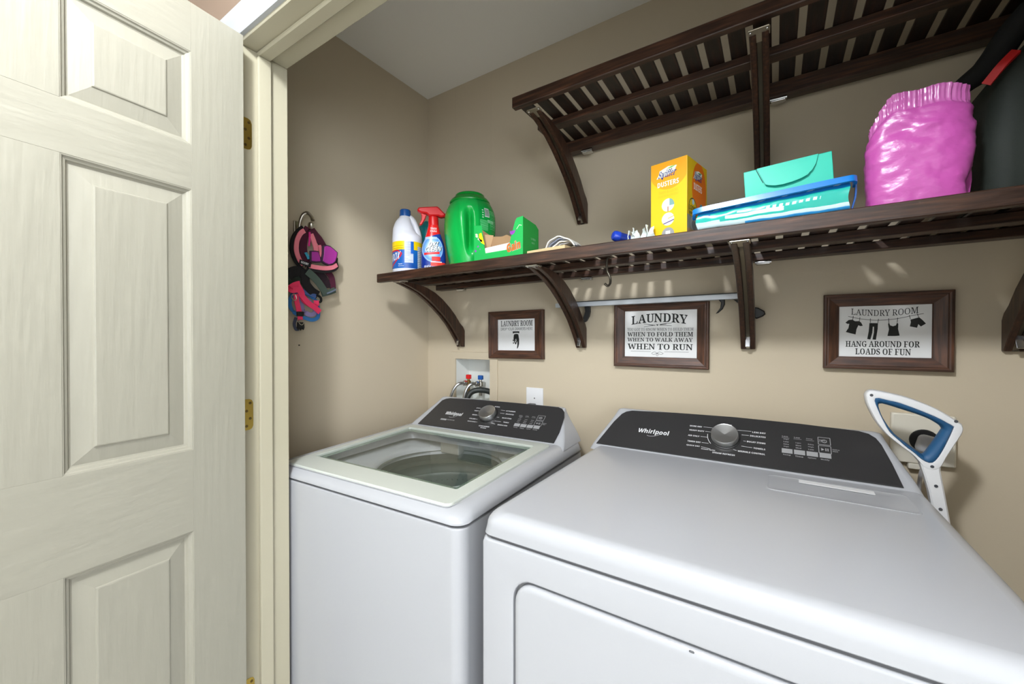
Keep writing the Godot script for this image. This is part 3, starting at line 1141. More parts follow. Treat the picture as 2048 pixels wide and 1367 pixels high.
# ---------------------------------------------------------------- signs
func sign_frame(label: String, x0: float, x1: float, y0: float, y1: float, b: Array, tilt: float) -> Array:
	# b: border left, right, bottom, top; returns the thing and the paper's transform
	var c := Vector3((x0 + x1) / 2, (y0 + y1) / 2, 0)
	var t := thing("framed_sign", label, "sign", c, 0, "framed laundry signs")
	t.rotation_degrees.z = tilt
	var w := (x1 - x0) / 2
	var h := (y1 - y0) / 2
	var prof := [[0.0, .001], [0.0, .017], [.002, .0195], [.006, .020], [.009, .0185], [.012, .0190], [.85, .0125], [.95, .0115], [1.0, .009], [1.0, .004]]
	var O := [Vector2(-w, -h), Vector2(w, -h), Vector2(w, h), Vector2(-w, h)]
	var I := [Vector2(-w + b[0], -h + b[2]), Vector2(w - b[1], -h + b[2]), Vector2(w - b[1], h - b[3]), Vector2(-w + b[0], h - b[3])]
	for s in 4:
		var k := (s + 1) % 4
		var g := Soup.new()
		var A := PackedVector3Array()
		var B := PackedVector3Array()
		for q in prof:
			var f: float = q[0]
			var da: Vector2 = I[s] - O[s]
			var db: Vector2 = I[k] - O[k]
			var fa := f if f >= .5 or f == 0.0 else f / .036
			var pa: Vector2 = O[s] + da * fa
			var pb: Vector2 = O[k] + db * fa
			A.append(Vector3(pa.x, pa.y, q[1]))
			B.append(Vector3(pb.x, pb.y, q[1]))
		rings(g, [A, B])
		obj("frame_side", g, M.frame_x if s % 2 == 0 else M.frame_y, t, 25.0)
	var g := Soup.new()
	box(g, Vector3(-w + b[0] - .003, -h + b[2] - .003, .003), Vector3(w - b[1] + .003, h - b[3] + .003, .0065), .0003)
	var pp := obj("printed_sheet", g, M.paper, t)
	var o: Vector2 = I[0]
	return [t, pp, Transform3D(Basis(), Vector3(o.x, o.y, .0069)), I[1].x - I[0].x, I[3].y - I[0].y]

func build_signs() -> void:
	# first sign
	var r := sign_frame("small framed sign reading drop your drawers here, with a pointing hand", .3732, .6390, 1.2080, 1.4055, [.043, .042, .034, .034], 0.35)
	var X: Transform3D = r[2]
	var w: float = r[3]
	var h: float = r[4]
	var g := Soup.new()
	text(g, "LAUNDRY ROOM", SERIFB, Rect2(.085 * w, .775 * h, .855 * w, .175 * h), X)
	text(g, "DROP YOUR DRAWERS HERE", SANS, Rect2(.085 * w, .645 * h, .855 * w, .09 * h), X)
	var P := func(a: Array) -> PackedVector2Array:
		var o := PackedVector2Array()
		for q in a:
			o.append(Vector2((q[0] - 776.0) / 379.0 * w, (718.0 - q[1]) / 330.0 * h))
		return o
	decal(g, P.call([[932, 517], [1000, 517], [1000, 540], [985, 533], [950, 533], [935, 541]]), X)
	decal(g, P.call([[948, 548], [970, 543], [990, 548], [998, 600], [997, 650], [990, 680], [980, 700], [975, 694], [980, 660], [978, 620], [972, 632], [968, 650], [960, 655], [950, 640], [944, 620], [940, 590], [943, 560]]), X)
	for q in [[[938, 598], [943, 612], [938, 626], [932, 612]], [[939, 628], [946, 640], [940, 650], [933, 640]]]:
		decal(g, P.call(q), X)
	obj("lettering", g, M.ink, r[1])
	g = Soup.new()
	var X2 := X * Transform3D(Basis(), Vector3(0, 0, .0002))
	for q in [[958, 610, 968, 596], [953, 624, 966, 618], [956, 640, 972, 605]]:
		decal(g, line2(P.call([[q[0], q[1]]])[0], P.call([[q[2], q[3]]])[0], .0016), X2)
	obj("finger_line", g, M.paper, r[1])
	# second sign
	r = sign_frame("framed laundry sign reading when to run, the middle one of three", .9255, 1.2310, 1.1930, 1.4090, [.036, .036, .035, .0235], -.3)
	X = r[2]; w = r[3]; h = r[4]
	g = Soup.new()
	var F := func(x0: float, y0: float, x1: float, y1: float) -> Rect2:
		return Rect2((x0 - 270) / 837.0 * w, (990 - y1) / 540.0 * h, (x1 - x0) / 837.0 * w, (y1 - y0) / 540.0 * h)
	text(g, "LAUNDRY", SERIFB, F.call(352, 512, 1005, 612), X, .052 * h)
	text(g, "YOU GOT TO KNOW WHEN TO HOLD THEM", SERIF, F.call(300, 652, 1068, 684), X)
	text(g, "WHEN TO FOLD THEM", SERIFB, F.call(302, 700, 1066, 750), X)
	text(g, "WHEN TO WALK AWAY", SERIFB, F.call(302, 766, 1062, 810), X)
	text(g, "WHEN TO RUN", SERIFB, F.call(306, 836, 1064, 902), X)
	P = func(a: Array) -> PackedVector2Array:
		var o := PackedVector2Array()
		for q in a:
			o.append(Vector2((q[0] - 270.0) / 837.0 * w, (990.0 - q[1]) / 540.0 * h))
		return o
	for q in [[505, 603, 640, 622, 4.5], [505, 638, 640, 618, 4.5], [690, 612, 830, 595, 4.5], [690, 620, 830, 628, 4.5], [560, 612, 628, 620, 7], [700, 615, 770, 606, 7], [345, 925, 590, 926, 3], [748, 926, 1020, 925, 3]]:
		decal(g, line2(P.call([[q[0], q[1]]])[0], P.call([[q[2], q[3]]])[0], q[4] / 837.0 * w), X)
	decal(g, P.call([[652, 614], [658, 609], [665, 613], [672, 609], [678, 614], [665, 628]]), X)
	for lp in [[[665, 945], [640, 930], [610, 938], [602, 950], [625, 960], [655, 948], [690, 930], [722, 938], [735, 946], [712, 958], [680, 950], [665, 945]], [[665, 945], [655, 962], [666, 975], [678, 962], [665, 945]]]:
		var pts := []
		for q in lp:
			pts.append(P.call([q])[0])
		var sp := smooth(pts, 4)
		for i in sp.size() - 1:
			decal(g, line2(sp[i], sp[i + 1], 3.2 / 837.0 * w), X)
	obj("lettering", g, M.ink, r[1])
	# third sign
	r = sign_frame("framed sign of clothes on a line, the right one of three", 1.5172, 1.7695, 1.2092, 1.4098, [.034, .0375, .033, .033], -.2)
	X = r[2]; w = r[3]; h = r[4]
	g = Soup.new()
	F = func(x0: float, y0: float, x1: float, y1: float) -> Rect2:
		return Rect2((x0 - 503) / 790.0 * w, (900 - y1) / 440.0 * h, (x1 - x0) / 790.0 * w, (y1 - y0) / 440.0 * h)
	text(g, "LAUNDRY ROOM", SERIF, F.call(614, 478, 1186, 530), X, -.042 * h)
	text(g, "HANG AROUND FOR", SERIFB, F.call(566, 764, 1200, 814), X)
	text(g, "LOADS OF FUN", SERIFB, F.call(655, 828, 1130, 880), X)
	P = func(a: Array) -> PackedVector2Array:
		var o := PackedVector2Array()
		for q in a:
			o.append(Vector2((q[0] - 503.0) / 790.0 * w, (900.0 - q[1]) / 440.0 * h))
		return o
	var ln := []
	for q in [[588, 547], [680, 567], [770, 580], [850, 585], [940, 582], [1040, 570], [1130, 552], [1228, 536]]:
		ln.append(P.call([q])[0])
	ln = smooth(ln, 4)
	for i in ln.size() - 1:
		decal(g, line2(ln[i], ln[i + 1], 5 / 790.0 * w), X)
	for q in [[634, 543, 628, 580], [694, 556, 688, 592], [786, 568, 786, 606], [856, 573, 850, 608], [942, 570, 945, 610], [1018, 566, 1014, 606], [1112, 546, 1122, 578], [1176, 534, 1188, 566]]:
		decal(g, line2(P.call([[q[0], q[1]]])[0], P.call([[q[2], q[3]]])[0], 5 / 790.0 * w), X)
	decal(g, P.call([[592, 578], [626, 576], [650, 590], [688, 590], [704, 602], [720, 630], [698, 634], [680, 626], [664, 660], [656, 706], [612, 696], [566, 684], [590, 650], [598, 612], [580, 612], [562, 602]]), X)
	decal(g, P.call([[778, 608], [852, 610], [850, 660], [836, 752], [806, 750], [818, 690], [818, 640], [808, 640], [804, 690], [788, 750], [760, 746], [772, 680]]), X)
	decal(g, P.call([[938, 618], [946, 606], [956, 630], [980, 638], [1004, 630], [1014, 606], [1024, 620], [1022, 660], [1036, 716], [1000, 720], [934, 720], [946, 664]]), X)
	decal(g, P.call([[1122, 584], [1192, 566], [1220, 590], [1246, 618], [1206, 642], [1186, 622], [1176, 652], [1118, 640], [1126, 606]]), X)
	obj("lettering", g, M.ink, r[1])

# ---------------------------------------------------------------- wall fittings
func build_wall_fittings() -> void:
	# water valve box let into the wall
	var t := thing("valve_box", "recessed water valve box behind the washing machine", "valve box", Vector3(.276, .985, 0))
	var g := Soup.new()
	var list := []
	var cy := .107
	var fr := func(x0: float, x1: float, y0: float, y1: float, z: float) -> PackedVector3Array:
		return PackedVector3Array([Vector3(x0, y0, z), Vector3(x1, y0, z), Vector3(x1, y1, z), Vector3(x0, y1, z)])
	list.append(fr.call(-.127, .136, -.03, .246, .0003))
	list.append(fr.call(-.1265, .1355, -.0295, .2455, .0065))
	list.append(fr.call(-.125, .134, -.028, .244, .008))
	list.append(fr.call(-.0975, .0975, .003, .2145, .008))
	list.append(fr.call(-.097, .097, .003, .2145, .001))
	rings(g, list, false, false)
	g.flip(0)
	obj("cover_frame", g, M.wall, t, 20.0)
	g = Soup.new()
	list = [fr.call(-.0985, .0985, .002, .213, .001), fr.call(-.0965, .0965, .004, .211, .001), fr.call(-.094, .094, .006, .208, -.085)]
	rings(g, list, false, true)
	g.flip(0)
	obj("recess", g, mat(c8(224, 226, 220), 0.5), t, 20.0)
	for k in 2:
		var x := -.050 if k == 0 else .019
		g = Soup.new()
		rbox(g, Vector3(.024, .020, .014), Transform3D(Basis(), Vector3(x, .131, -.03)), .003, 2)
		obj("valve_handle", g, M.red if k == 0 else M.blue, t)
		g = Soup.new()
		lathe(g, [Vector2(0, .05), Vector2(.007, .05), Vector2(.007, .09), Vector2(.011, .092), Vector2(.011, .112), Vector2(.006, .115), Vector2(.006, .123), Vector2(0, .123)], Transform3D(Basis(), Vector3(x, 0, -.03)), 14)
		tube(g, [Vector3(x, .104, -.03), Vector3(x - .006, .104, -.005)], .0085, 12)
		obj("valve_body", g, M.nickel if k == 1 else M.brass_dull, t)
	var hoses := [[[.226, 1.089, -.005], [.222, 1.090, .012], [.212, 1.086, .028], [.200, 1.068, .040], [.188, 1.030, .048], [.180, .95, .052], [.190, .80, .06]], [[.295, 1.089, -.005], [.290, 1.091, .012], [.281, 1.088, .026], [.270, 1.070, .038], [.262, 1.030, .046], [.258, .95, .052], [.26, .80, .06]]]
	var hl := ["braided steel water hose on the red valve", "braided steel water hose on the blue valve"]
	for k in 2:
		var pts := []
		for q in hoses[k]:
			pts.append(Vector3(q[0], q[1], q[2]))
		var hs := thing("water_hose", hl[k], "hose", Vector3.ZERO, 0, "washing machine water hoses")
		g = Soup.new(); tube(g, smooth(pts, 6), .0074, 14); obj("braided_tube", g, M.steel, hs)
		g = Soup.new()
		var d: Vector3 = (pts[1] - pts[0]).normalized()
		tube(g, [pts[0] - d * .004, pts[0] + d * .008, pts[0] + d * .010], [.0125, .0125, .009], 6)
		obj("coupling_nut", g, M.steel, hs)
	g = Soup.new()
	tube(g, smooth([Vector3(.36, 1.025, -.055), Vector3(.362, 1.045, -.035), Vector3(.347, 1.060, -.015), Vector3(.318, 1.066, .012), Vector3(.293, 1.058, .030), Vector3(.281, 1.038, .042), Vector3(.276, 1.0, .048), Vector3(.285, .85, .055)], 6), .0125, 16)
	tag(obj("drain_hose", g, M.rubber), "thick black drain hose bent over into the valve box", "hose")
	# small outlet behind the washing machine
	t = thing("wall_outlet", "small white outlet plate behind the washing machine", "outlet", Vector3(.594, 1.035, 0))
	g = Soup.new(); rbox(g, Vector3(.078, .116, .006), Transform3D(Basis(), Vector3(0, 0, .003)), .002, 2, .004); obj("cover_plate", g, M.white, t)
	g = Soup.new(); lathe(g, [Vector2(0, .0), Vector2(.003, .0), Vector2(.002, .0012), Vector2(0, .0014)], Transform3D(Basis(Vector3(1, 0, 0), PI / 2), Vector3(0, .016, .006)), 12); obj("screw", g, M.steel, t)
	g = Soup.new(); rbox(g, Vector3(.034, .028, .026), Transform3D(Basis(), Vector3(-.006, -.018, .019)), .006, 3); obj("plug", g, M.black, t)
	# dryer receptacle
	t = thing("dryer_outlet", "square cream power outlet behind the white handle", "outlet", Vector3(1.715, 1.039, 0))
	g = Soup.new(); rbox(g, Vector3(.118, .124, .020), Transform3D(Basis(), Vector3(0, 0, .010)), .004, 3, .006); obj("cover_plate", g, M.cream, t)
	g = Soup.new(); lathe(g, [Vector2(0, 0), Vector2(.028, 0), Vector2(.027, .003), Vector2(0, .003)], Transform3D(Basis(Vector3(1, 0, 0), PI / 2), Vector3(.002, -.002, .020)), 32); obj("socket_face", g, M.black, t)
	g = Soup.new(); rbox(g, Vector3(.046, .044, .034), Transform3D(Basis(Vector3(0, 0, 1), -.25), Vector3(.006, -.008, .040)), .012, 4, .016); obj("plug", g, mat(c8(176, 176, 178), 0.45), t)
	g = Soup.new(); tube(g, smooth([Vector3(.004, -.026, .045), Vector3(-.006, -.06, .048), Vector3(-.012, -.12, .045), Vector3(-.01, -.30, .04)], 5), .007, 10, false, .6); obj("power_cord", g, mat(c8(176, 176, 178), 0.45), t)
	g = Soup.new(); rbox(g, Vector3(.030, .014, .018), Transform3D(Basis(), Vector3(-.012, -.069, .012)), .003, 2); obj("strain_relief", g, M.cream, t)
	# slim metal bar with black hooks below the shelf
	t = thing("hook_bar", "slim light grey metal bar with black hooks along the wall below the shelf", "bar", Vector3(1.045, 1.416, .036))
	g = Soup.new(); rbox(g, Vector3(.610, .016, .026), Transform3D(Basis(Vector3(0, 0, 1), .003), Vector3(-.031, 0, 0)), .002, 2); obj("bar", g, mat(c8(206, 212, 218), 0.35, 0.2), t)
	g = Soup.new(); rbox(g, Vector3(.60, .004, .022), Transform3D(Basis(Vector3(0, 0, 1), .003), Vector3(-.027, .0095, -.004)), .001, 1); obj("top_channel", g, mat(c8(74, 76, 74), 0.5, 0.2), t)
	g = Soup.new(); tube(g, [Vector3(-.318, .010, 0), Vector3(-.322, .018, .002), Vector3(-.326, .027, .004)], [.006, .0045, .003], 10); obj("end_peg", g, M.black, t)
	g = Soup.new()
	prism(g, poly([[-.221, -.006], [-.219, -.028], [-.226, -.050], [-.222, -.066], [-.214, -.062], [-.204, -.046], [-.200, -.028], [-.201, -.006]]), Transform3D(Basis(), Vector3(0, 0, -.006)), .014, .002)
	obj("hook", g, M.black, t)
	g = Soup.new()
	prism(g, poly([[.214, -.006], [.222, -.016], [.220, -.032], [.208, -.049], [.214, -.047], [.226, -.036], [.232, -.022], [.232, -.006]]), Transform3D(Basis(), Vector3(0, 0, -.006)), .014, .002)
	obj("hook", g, M.black, t)
	g = Soup.new()
	prism(g, poly([[.250, -.004], [.285, -.020], [.300, -.031], [.318, -.034], [.334, -.045], [.336, -.054], [.330, -.060], [.314, -.067], [.296, -.056], [.278, -.030]]), Transform3D(Basis(), Vector3(0, 0, -.031)), .022, .003)
	obj("end_grip", g, M.black, t)
	# nail in the left wall
	g = Soup.new()
	lathe(g, [Vector2(0, 0), Vector2(.0025, 0), Vector2(.0022, .003), Vector2(0, .0035)], Transform3D(Basis(Vector3(0, 0, 1), -PI / 2), Vector3(0, 1.2676, .633)), 10)
	tag(obj("nail", g, M.dark_metal), "small dark nail in the left wall below the hanging leashes", "nail")

# ---------------------------------------------------------------- goods on the lower shelf
func shelf_y(x: float) -> float:
	return 1.5412 + (x - .107) * .004

func build_shelf_goods() -> void:
	bleach()
	spray_bottle()
	teal_bottle()
	jug()
	dryer_sheet_box()
	cloth_and_board()
	marker_and_tissue()
	duster_box()
	teal_box()
	wipes_pack()
	pink_pack()
	black_bag()

func loft(g: Soup, levels: Array, f: Callable, n := 48) -> void:
	var list := []
	for y in levels:
		var o := PackedVector3Array()
		for k in n:
			o.append(f.call(TAU * k / n, y))
		list.append(o)
	rings(g, list)

func steps(a: float, b: float, n: int) -> Array:
	var o := []
	for k in n + 1:
		o.append(lerpf(a, b, float(k) / n))
	return o

func curve_at(tab: Array, y: float) -> float:
	# table of [y, value]
	if y <= tab[0][0]:
		return tab[0][1]
	for i in tab.size() - 1:
		if y <= tab[i + 1][0]:
			var f: float = (y - tab[i][0]) / (tab[i + 1][0] - tab[i][0])
			return lerpf(tab[i][1], tab[i + 1][1], f)
	return tab[tab.size() - 1][1]

func bleach() -> void:
	var x := .198
	var t := thing("bleach_bottle", "white bleach jug with blue cap and blue and yellow label", "bottle", Vector3(x, shelf_y(x), .312), 47.5)
	t.scale = Vector3(1, .943, 1)
	var R := [[0.0, .049], [.004, .0545], [.010, .0565], [.128, .0565], [.140, .0575], [.152, .0560], [.166, .0515], [.185, .0455], [.205, .0375], [.222, .0285], [.234, .0215], [.241, .0195]]
	var OX := [[.150, 0.0], [.185, -.009], [.215, -.012], [.241, -.008]]
	var g := Soup.new()
	var lv := [0.0, .002, .004, .007, .010, .014] + steps(.03, .128, 5) + steps(.132, .241, 22)
	loft(g, lv, func(a: float, y: float) -> Vector3:
		var r := curve_at(R, y)
		var o := curve_at(OX, y)
		# hollow beside the handle
		var k := smoothstep(.150, .175, y) * (1.0 - smoothstep(.205, .232, y))
		var side := pow(maxf(0.0, cos(a)), 2.0)
		return Vector3(cos(a) * r * (1.0 - .22 * k * side) + o, y, sin(a) * r * (1.0 - .10 * k)))
	obj("jug_body", g, mat(c8(228, 230, 236), 0.38), t)
	g = Soup.new()
	tube(g, smooth([Vector3(.002, .236, 0), Vector3(.014, .229, 0), Vector3(.026, .212, 0), Vector3(.034, .190, 0), Vector3(.038, .170, 0), Vector3(.040, .150, 0)], 5), [.012, .0125, .013, .0132, .0132, .0132, .0132, .0130, .0128, .0126, .0124, .0122, .0120, .0120, .0122, .0125, .0128, .013, .0133, .0138, .0142, .0146, .015, .0155, .016, .0165], 18)
	obj("handle", g, mat(c8(228, 230, 236), 0.38), t)
	g = Soup.new()
	var capp := [Vector2(0, .236), Vector2(.0205, .236), Vector2(.0215, .238), Vector2(.0205, .262), Vector2(.018, .265), Vector2(0, .2655)]
	lathe(g, capp, Transform3D(Basis(), Vector3(-.008, 0, 0)), 36)
	obj("cap", g, mat(c8(22, 84, 156), 0.35), t)
	# wrapped label; u runs round from the back, 0.25 faces the viewer
	var lab := painted(384, 160, func(u: float, v: float) -> Color:
		# s: angle from the facing direction, to the right, in radians
		var s := (0.25 - u) * TAU
		var c := c8(26, 96, 178)
		if v < .32:
			c = c8(250, 214, 12)
			if fmod(v * 60.0, 5.0) < 1.4 and s < -.25 and v > .12:
				c = c8(196, 160, 20)
		elif s > -.15 and s < 1.0:
			c = c8(24, 110, 186).lerp(c8(20, 82, 164), clampf((v - .3) / .6, 0, 1))
		if s > -.2 and s < .40 and v < .80:
			c = c8(206, 214, 232)
			if fmod(v * 75.0, 3.0) < 1.2 and fposmod(sin(floor(v * 25.0) * 12.7) * 43.0, 1.0) * .55 - .15 > s - .05:
				c = c8(160, 172, 206)
		if s > .22 and s < .42 and v > .02 and v < .46:
			c = c8(28, 98, 190)
		if s > .72 and v > .16:
			c = c8(216, 222, 232)
			if fmod(v * 60.0, 4.0) < 1.3:
				c = c8(120, 140, 150)
		return c, 0.35)
	g = Soup.new()
	loft(g, [.0165, .0166, .1255, .1256], func(a: float, y: float) -> Vector3:
		var r := .0569 if y > .01655 and y < .12555 else .0560
		return Vector3(cos(a) * r, y, sin(a) * r), 96)
	for i in g.t.size():
		g.t[i] = Vector2(g.t[i].x, clampf((.1256 - g.p[i].y) / .109, 0, 1))
	var lb := obj("label", g, lab, t)
	var bend := func(q: Vector3) -> Vector3:
		var a := q.x / .0573
		return Vector3(sin(a) * .0573, q.y, cos(a) * .0573)
	g = Soup.new()
	for q in [[[-.105, .085], [-.040, .0885], [-.022, .075], [-.030, .062], [-.060, .036], [-.085, .022]]]:
		var o := []
		for e in q:
			o.append(Vector2(e[0], e[1]))
		for i in o.size() - 1:
			for k in 5:
				var a: Vector2 = o[i].lerp(o[i + 1], k / 5.0)
				var b: Vector2 = o[i].lerp(o[i + 1], (k + 1) / 5.0)
				var l := line2(a, b, .0062)
				g.quad(bend.call(Vector3(l[0].x, l[0].y, 0)), bend.call(Vector3(l[3].x, l[3].y, 0)), bend.call(Vector3(l[2].x, l[2].y, 0)), bend.call(Vector3(l[1].x, l[1].y, 0)))
	obj("red_band", g, mat(c8(206, 30, 52), 0.4), lb)
	g = Soup.new()
	text(g, "CLOROX", SANSB, Rect2(-.118, .044, .086, .030), ID, 0, .25, func(q: Vector3) -> Vector3: return bend.call(q + Vector3(0, (q.x + .075) * .22, 0)) * Vector3(1.004, 1, 1.004))
	text(g, "Regular", SANSB, Rect2(-.036, .030, .017, .006), ID, 0, 0, bend)
	text(g, "BLEACH", SANSB, Rect2(-.036, .024, .022, .003), ID, 0, 0, bend)
	obj("lettering", g, M.white, lb)

func spray_bottle() -> void:
	var x := .337
	var t := thing("spray_bottle", "blue stain remover spray bottle with a red trigger head", "spray bottle", Vector3(x, shelf_y(x), .312), 43.9)
	t.scale = Vector3(1, .937, 1)
	var W := [[0.0, .041], [.006, .0445], [.045, .0455], [.085, .0430], [.110, .0375], [.130, .0310], [.150, .0250], [.172, .0205], [.182, .0180]]
	var D := [[0.0, .026], [.006, .029], [.085, .028], [.130, .024], [.182, .0175]]
	var front := func(px: float, y: float) -> Vector3:
		var w := curve_at(W, y)
		var d := curve_at(D, y)
		var s := clampf(px / w, -.999, .999)
		return Vector3(px, y, d * pow(1.0 - pow(absf(s), 2.4), 1 / 2.4) + .0006)
	var paint := painted(256, 256, func(u: float, v: float) -> Color:
		var a := u * TAU
		var y := (1.0 - v) * .182
		var px := cos(a)
		var w := curve_at(W, y)
		var X := signf(px) * pow(absf(px), 0.83) * w
		var c := c8(24, 52, 140)
		if y > .130:
			# red collar with a slanted lower edge
			if y > .136 + X * .35:
				return c8(226, 34, 34)
			return c8(30, 60, 146)
		if sin(a) < 0.0:
			return c
		var e := Vector2((X + .004) / .034, (y - .082) / .046)
		var l := e.length()
		if l < 1.0:
			c = c8(210, 228, 246).lerp(c8(96, 150, 214), smoothstep(.35, 1.0, l))
		elif l < 1.12:
			c = c8(140, 180, 226)
		if y > .120 and X < .012 and X > -.03 and l < 1.4:
			c = c8(170, 196, 226)
		if X > -.010 and X < .030 and y < .052:
			if y > .034 - 0.0 and X > -.006 and X < .024:
				c = c8(222, 48, 44)
			if y > .029 and y <= .033:
				c = c8(240, 226, 230)
			elif y > .015 and y <= .029 and X > -.010:
				c = c8(230, 58, 46)
			elif y <= .015 and X > -.006 and X < .024:
				c = c8(150, 150, 200)
		if X > .03 and y < .030 and y > .014:
			c = c8(228, 52, 44)
		return c, 0.22)
	var g := Soup.new()
	loft(g, [0.0, .003, .006] + steps(.012, .182, 34), func(a: float, y: float) -> Vector3:
		var w := curve_at(W, y)
		var d := curve_at(D, y)
		var cx := cos(a)
		var sz := sin(a)
		return Vector3(signf(cx) * pow(absf(cx), .83) * w, y, signf(sz) * pow(absf(sz), .83) * d), 64)
	for i in g.t.size():
		g.t[i] = Vector2(g.t[i].x, 1.0 - clampf(g.p[i].y / .182, 0.002, .998))
	var body := obj("bottle_body", g, paint, t)
	g = Soup.new()
	text(g, "OXI", SANSB, Rect2(-.0172, .0895, .0345, .0182), ID, 0, .22, func(q: Vector3) -> Vector3: return front.call(q.x, q.y + q.x * .1))
	text(g, "CLEAN", SANSB, Rect2(-.0292, .0710, .0565, .0177), ID, 0, .22, func(q: Vector3) -> Vector3: return front.call(q.x, q.y + q.x * .1))
	obj("lettering", g, M.ink, body)
	g = Soup.new()
	text(g, "OXI", SANSB, Rect2(-.0188, .0915, .034, .018), ID, 0, .22, func(q: Vector3) -> Vector3: return front.call(q.x, q.y + q.x * .1) + Vector3(0, 0, .0004))
	text(g, "CLEAN", SANSB, Rect2(-.0308, .0730, .056, .0175), ID, 0, .22, func(q: Vector3) -> Vector3: return front.call(q.x, q.y + q.x * .1) + Vector3(0, 0, .0004))
	text(g, "TOUGH", SANSB, Rect2(-.011, .159, .022, .008), ID, 0, 0, func(q: Vector3) -> Vector3: return front.call(q.x, q.y))
	text(g, "STAINS", SANSB, Rect2(-.012, .149, .024, .007), ID, 0, 0, func(q: Vector3) -> Vector3: return front.call(q.x, q.y))
	text(g, "net wt 16 oz", SANSB, Rect2(-.033, .007, .024, .012), ID, 0, 0, func(q: Vector3) -> Vector3: return front.call(q.x, q.y))
	obj("lettering", g, M.white, body)
	g = Soup.new()
	for k in 8:
		var a := -.034 + k * .007
		var b := a + .007
		g.quad(front.call(a, .0605 + a * .1), front.call(a, .0695 + a * .1), front.call(b, .0695 + b * .1), front.call(b, .0605 + b * .1))
	obj("red_banner", g, M.red, body)
	g = Soup.new()
	lathe(g, [Vector2(0, .178), Vector2(.0190, .178), Vector2(.0188, .200), Vector2(.0175, .212), Vector2(0, .212)], ID, 32)
	obj("collar", g, M.red, t)
	g = Soup.new()
	prism(g, poly([[-.0585, .236], [-.053, .245], [-.036, .248], [.014, .2535], [.022, .2475], [.031, .237], [.043, .2255], [.0425, .216], [.027, .212], [.018, .216], [-.016, .214], [-.025, .223], [-.046, .2255], [-.0565, .231]]), Transform3D(Basis(), Vector3(0, 0, -.0155)), .031, .005)
	obj("spray_head", g, M.red, t)
	g = Soup.new()
	prism(g, poly([[-.046, .227], [-.025, .220], [-.031, .203], [-.041, .183], [-.046, .178], [-.051, .181], [-.044, .198], [-.0425, .212]]), Transform3D(Basis(), Vector3(0, 0, -.007)), .014, .002)
	obj("trigger", g, M.red, t)

func teal_bottle() -> void:
	var x := .176
	var t := thing("teal_bottle", "teal cleaner bottle half hidden behind the spray bottle", "bottle", Vector3(x, shelf_y(x), .185), 45)
	var g := Soup.new()
	lathe(g, [Vector2(0, .0), Vector2(.036, 0), Vector2(.038, .004), Vector2(.038, .13), Vector2(.036, .142)], ID, 32)
	obj("bottle_body", g, mat(c8(170, 200, 226), 0.35), t)
	g = Soup.new()
	lathe(g, [Vector2(.0365, .139), Vector2(.034, .155), Vector2(.027, .172), Vector2(.024, .185), Vector2(.026, .200), Vector2(.032, .210), Vector2(.030, .218), Vector2(.022, .226), Vector2(.014, .236), Vector2(.008, .241), Vector2(0, .242)], Transform3D(Basis(), Vector3(0, 0, 0)), 32)
	obj("cap", g, mat(c8(8, 140, 146), 0.35), t)

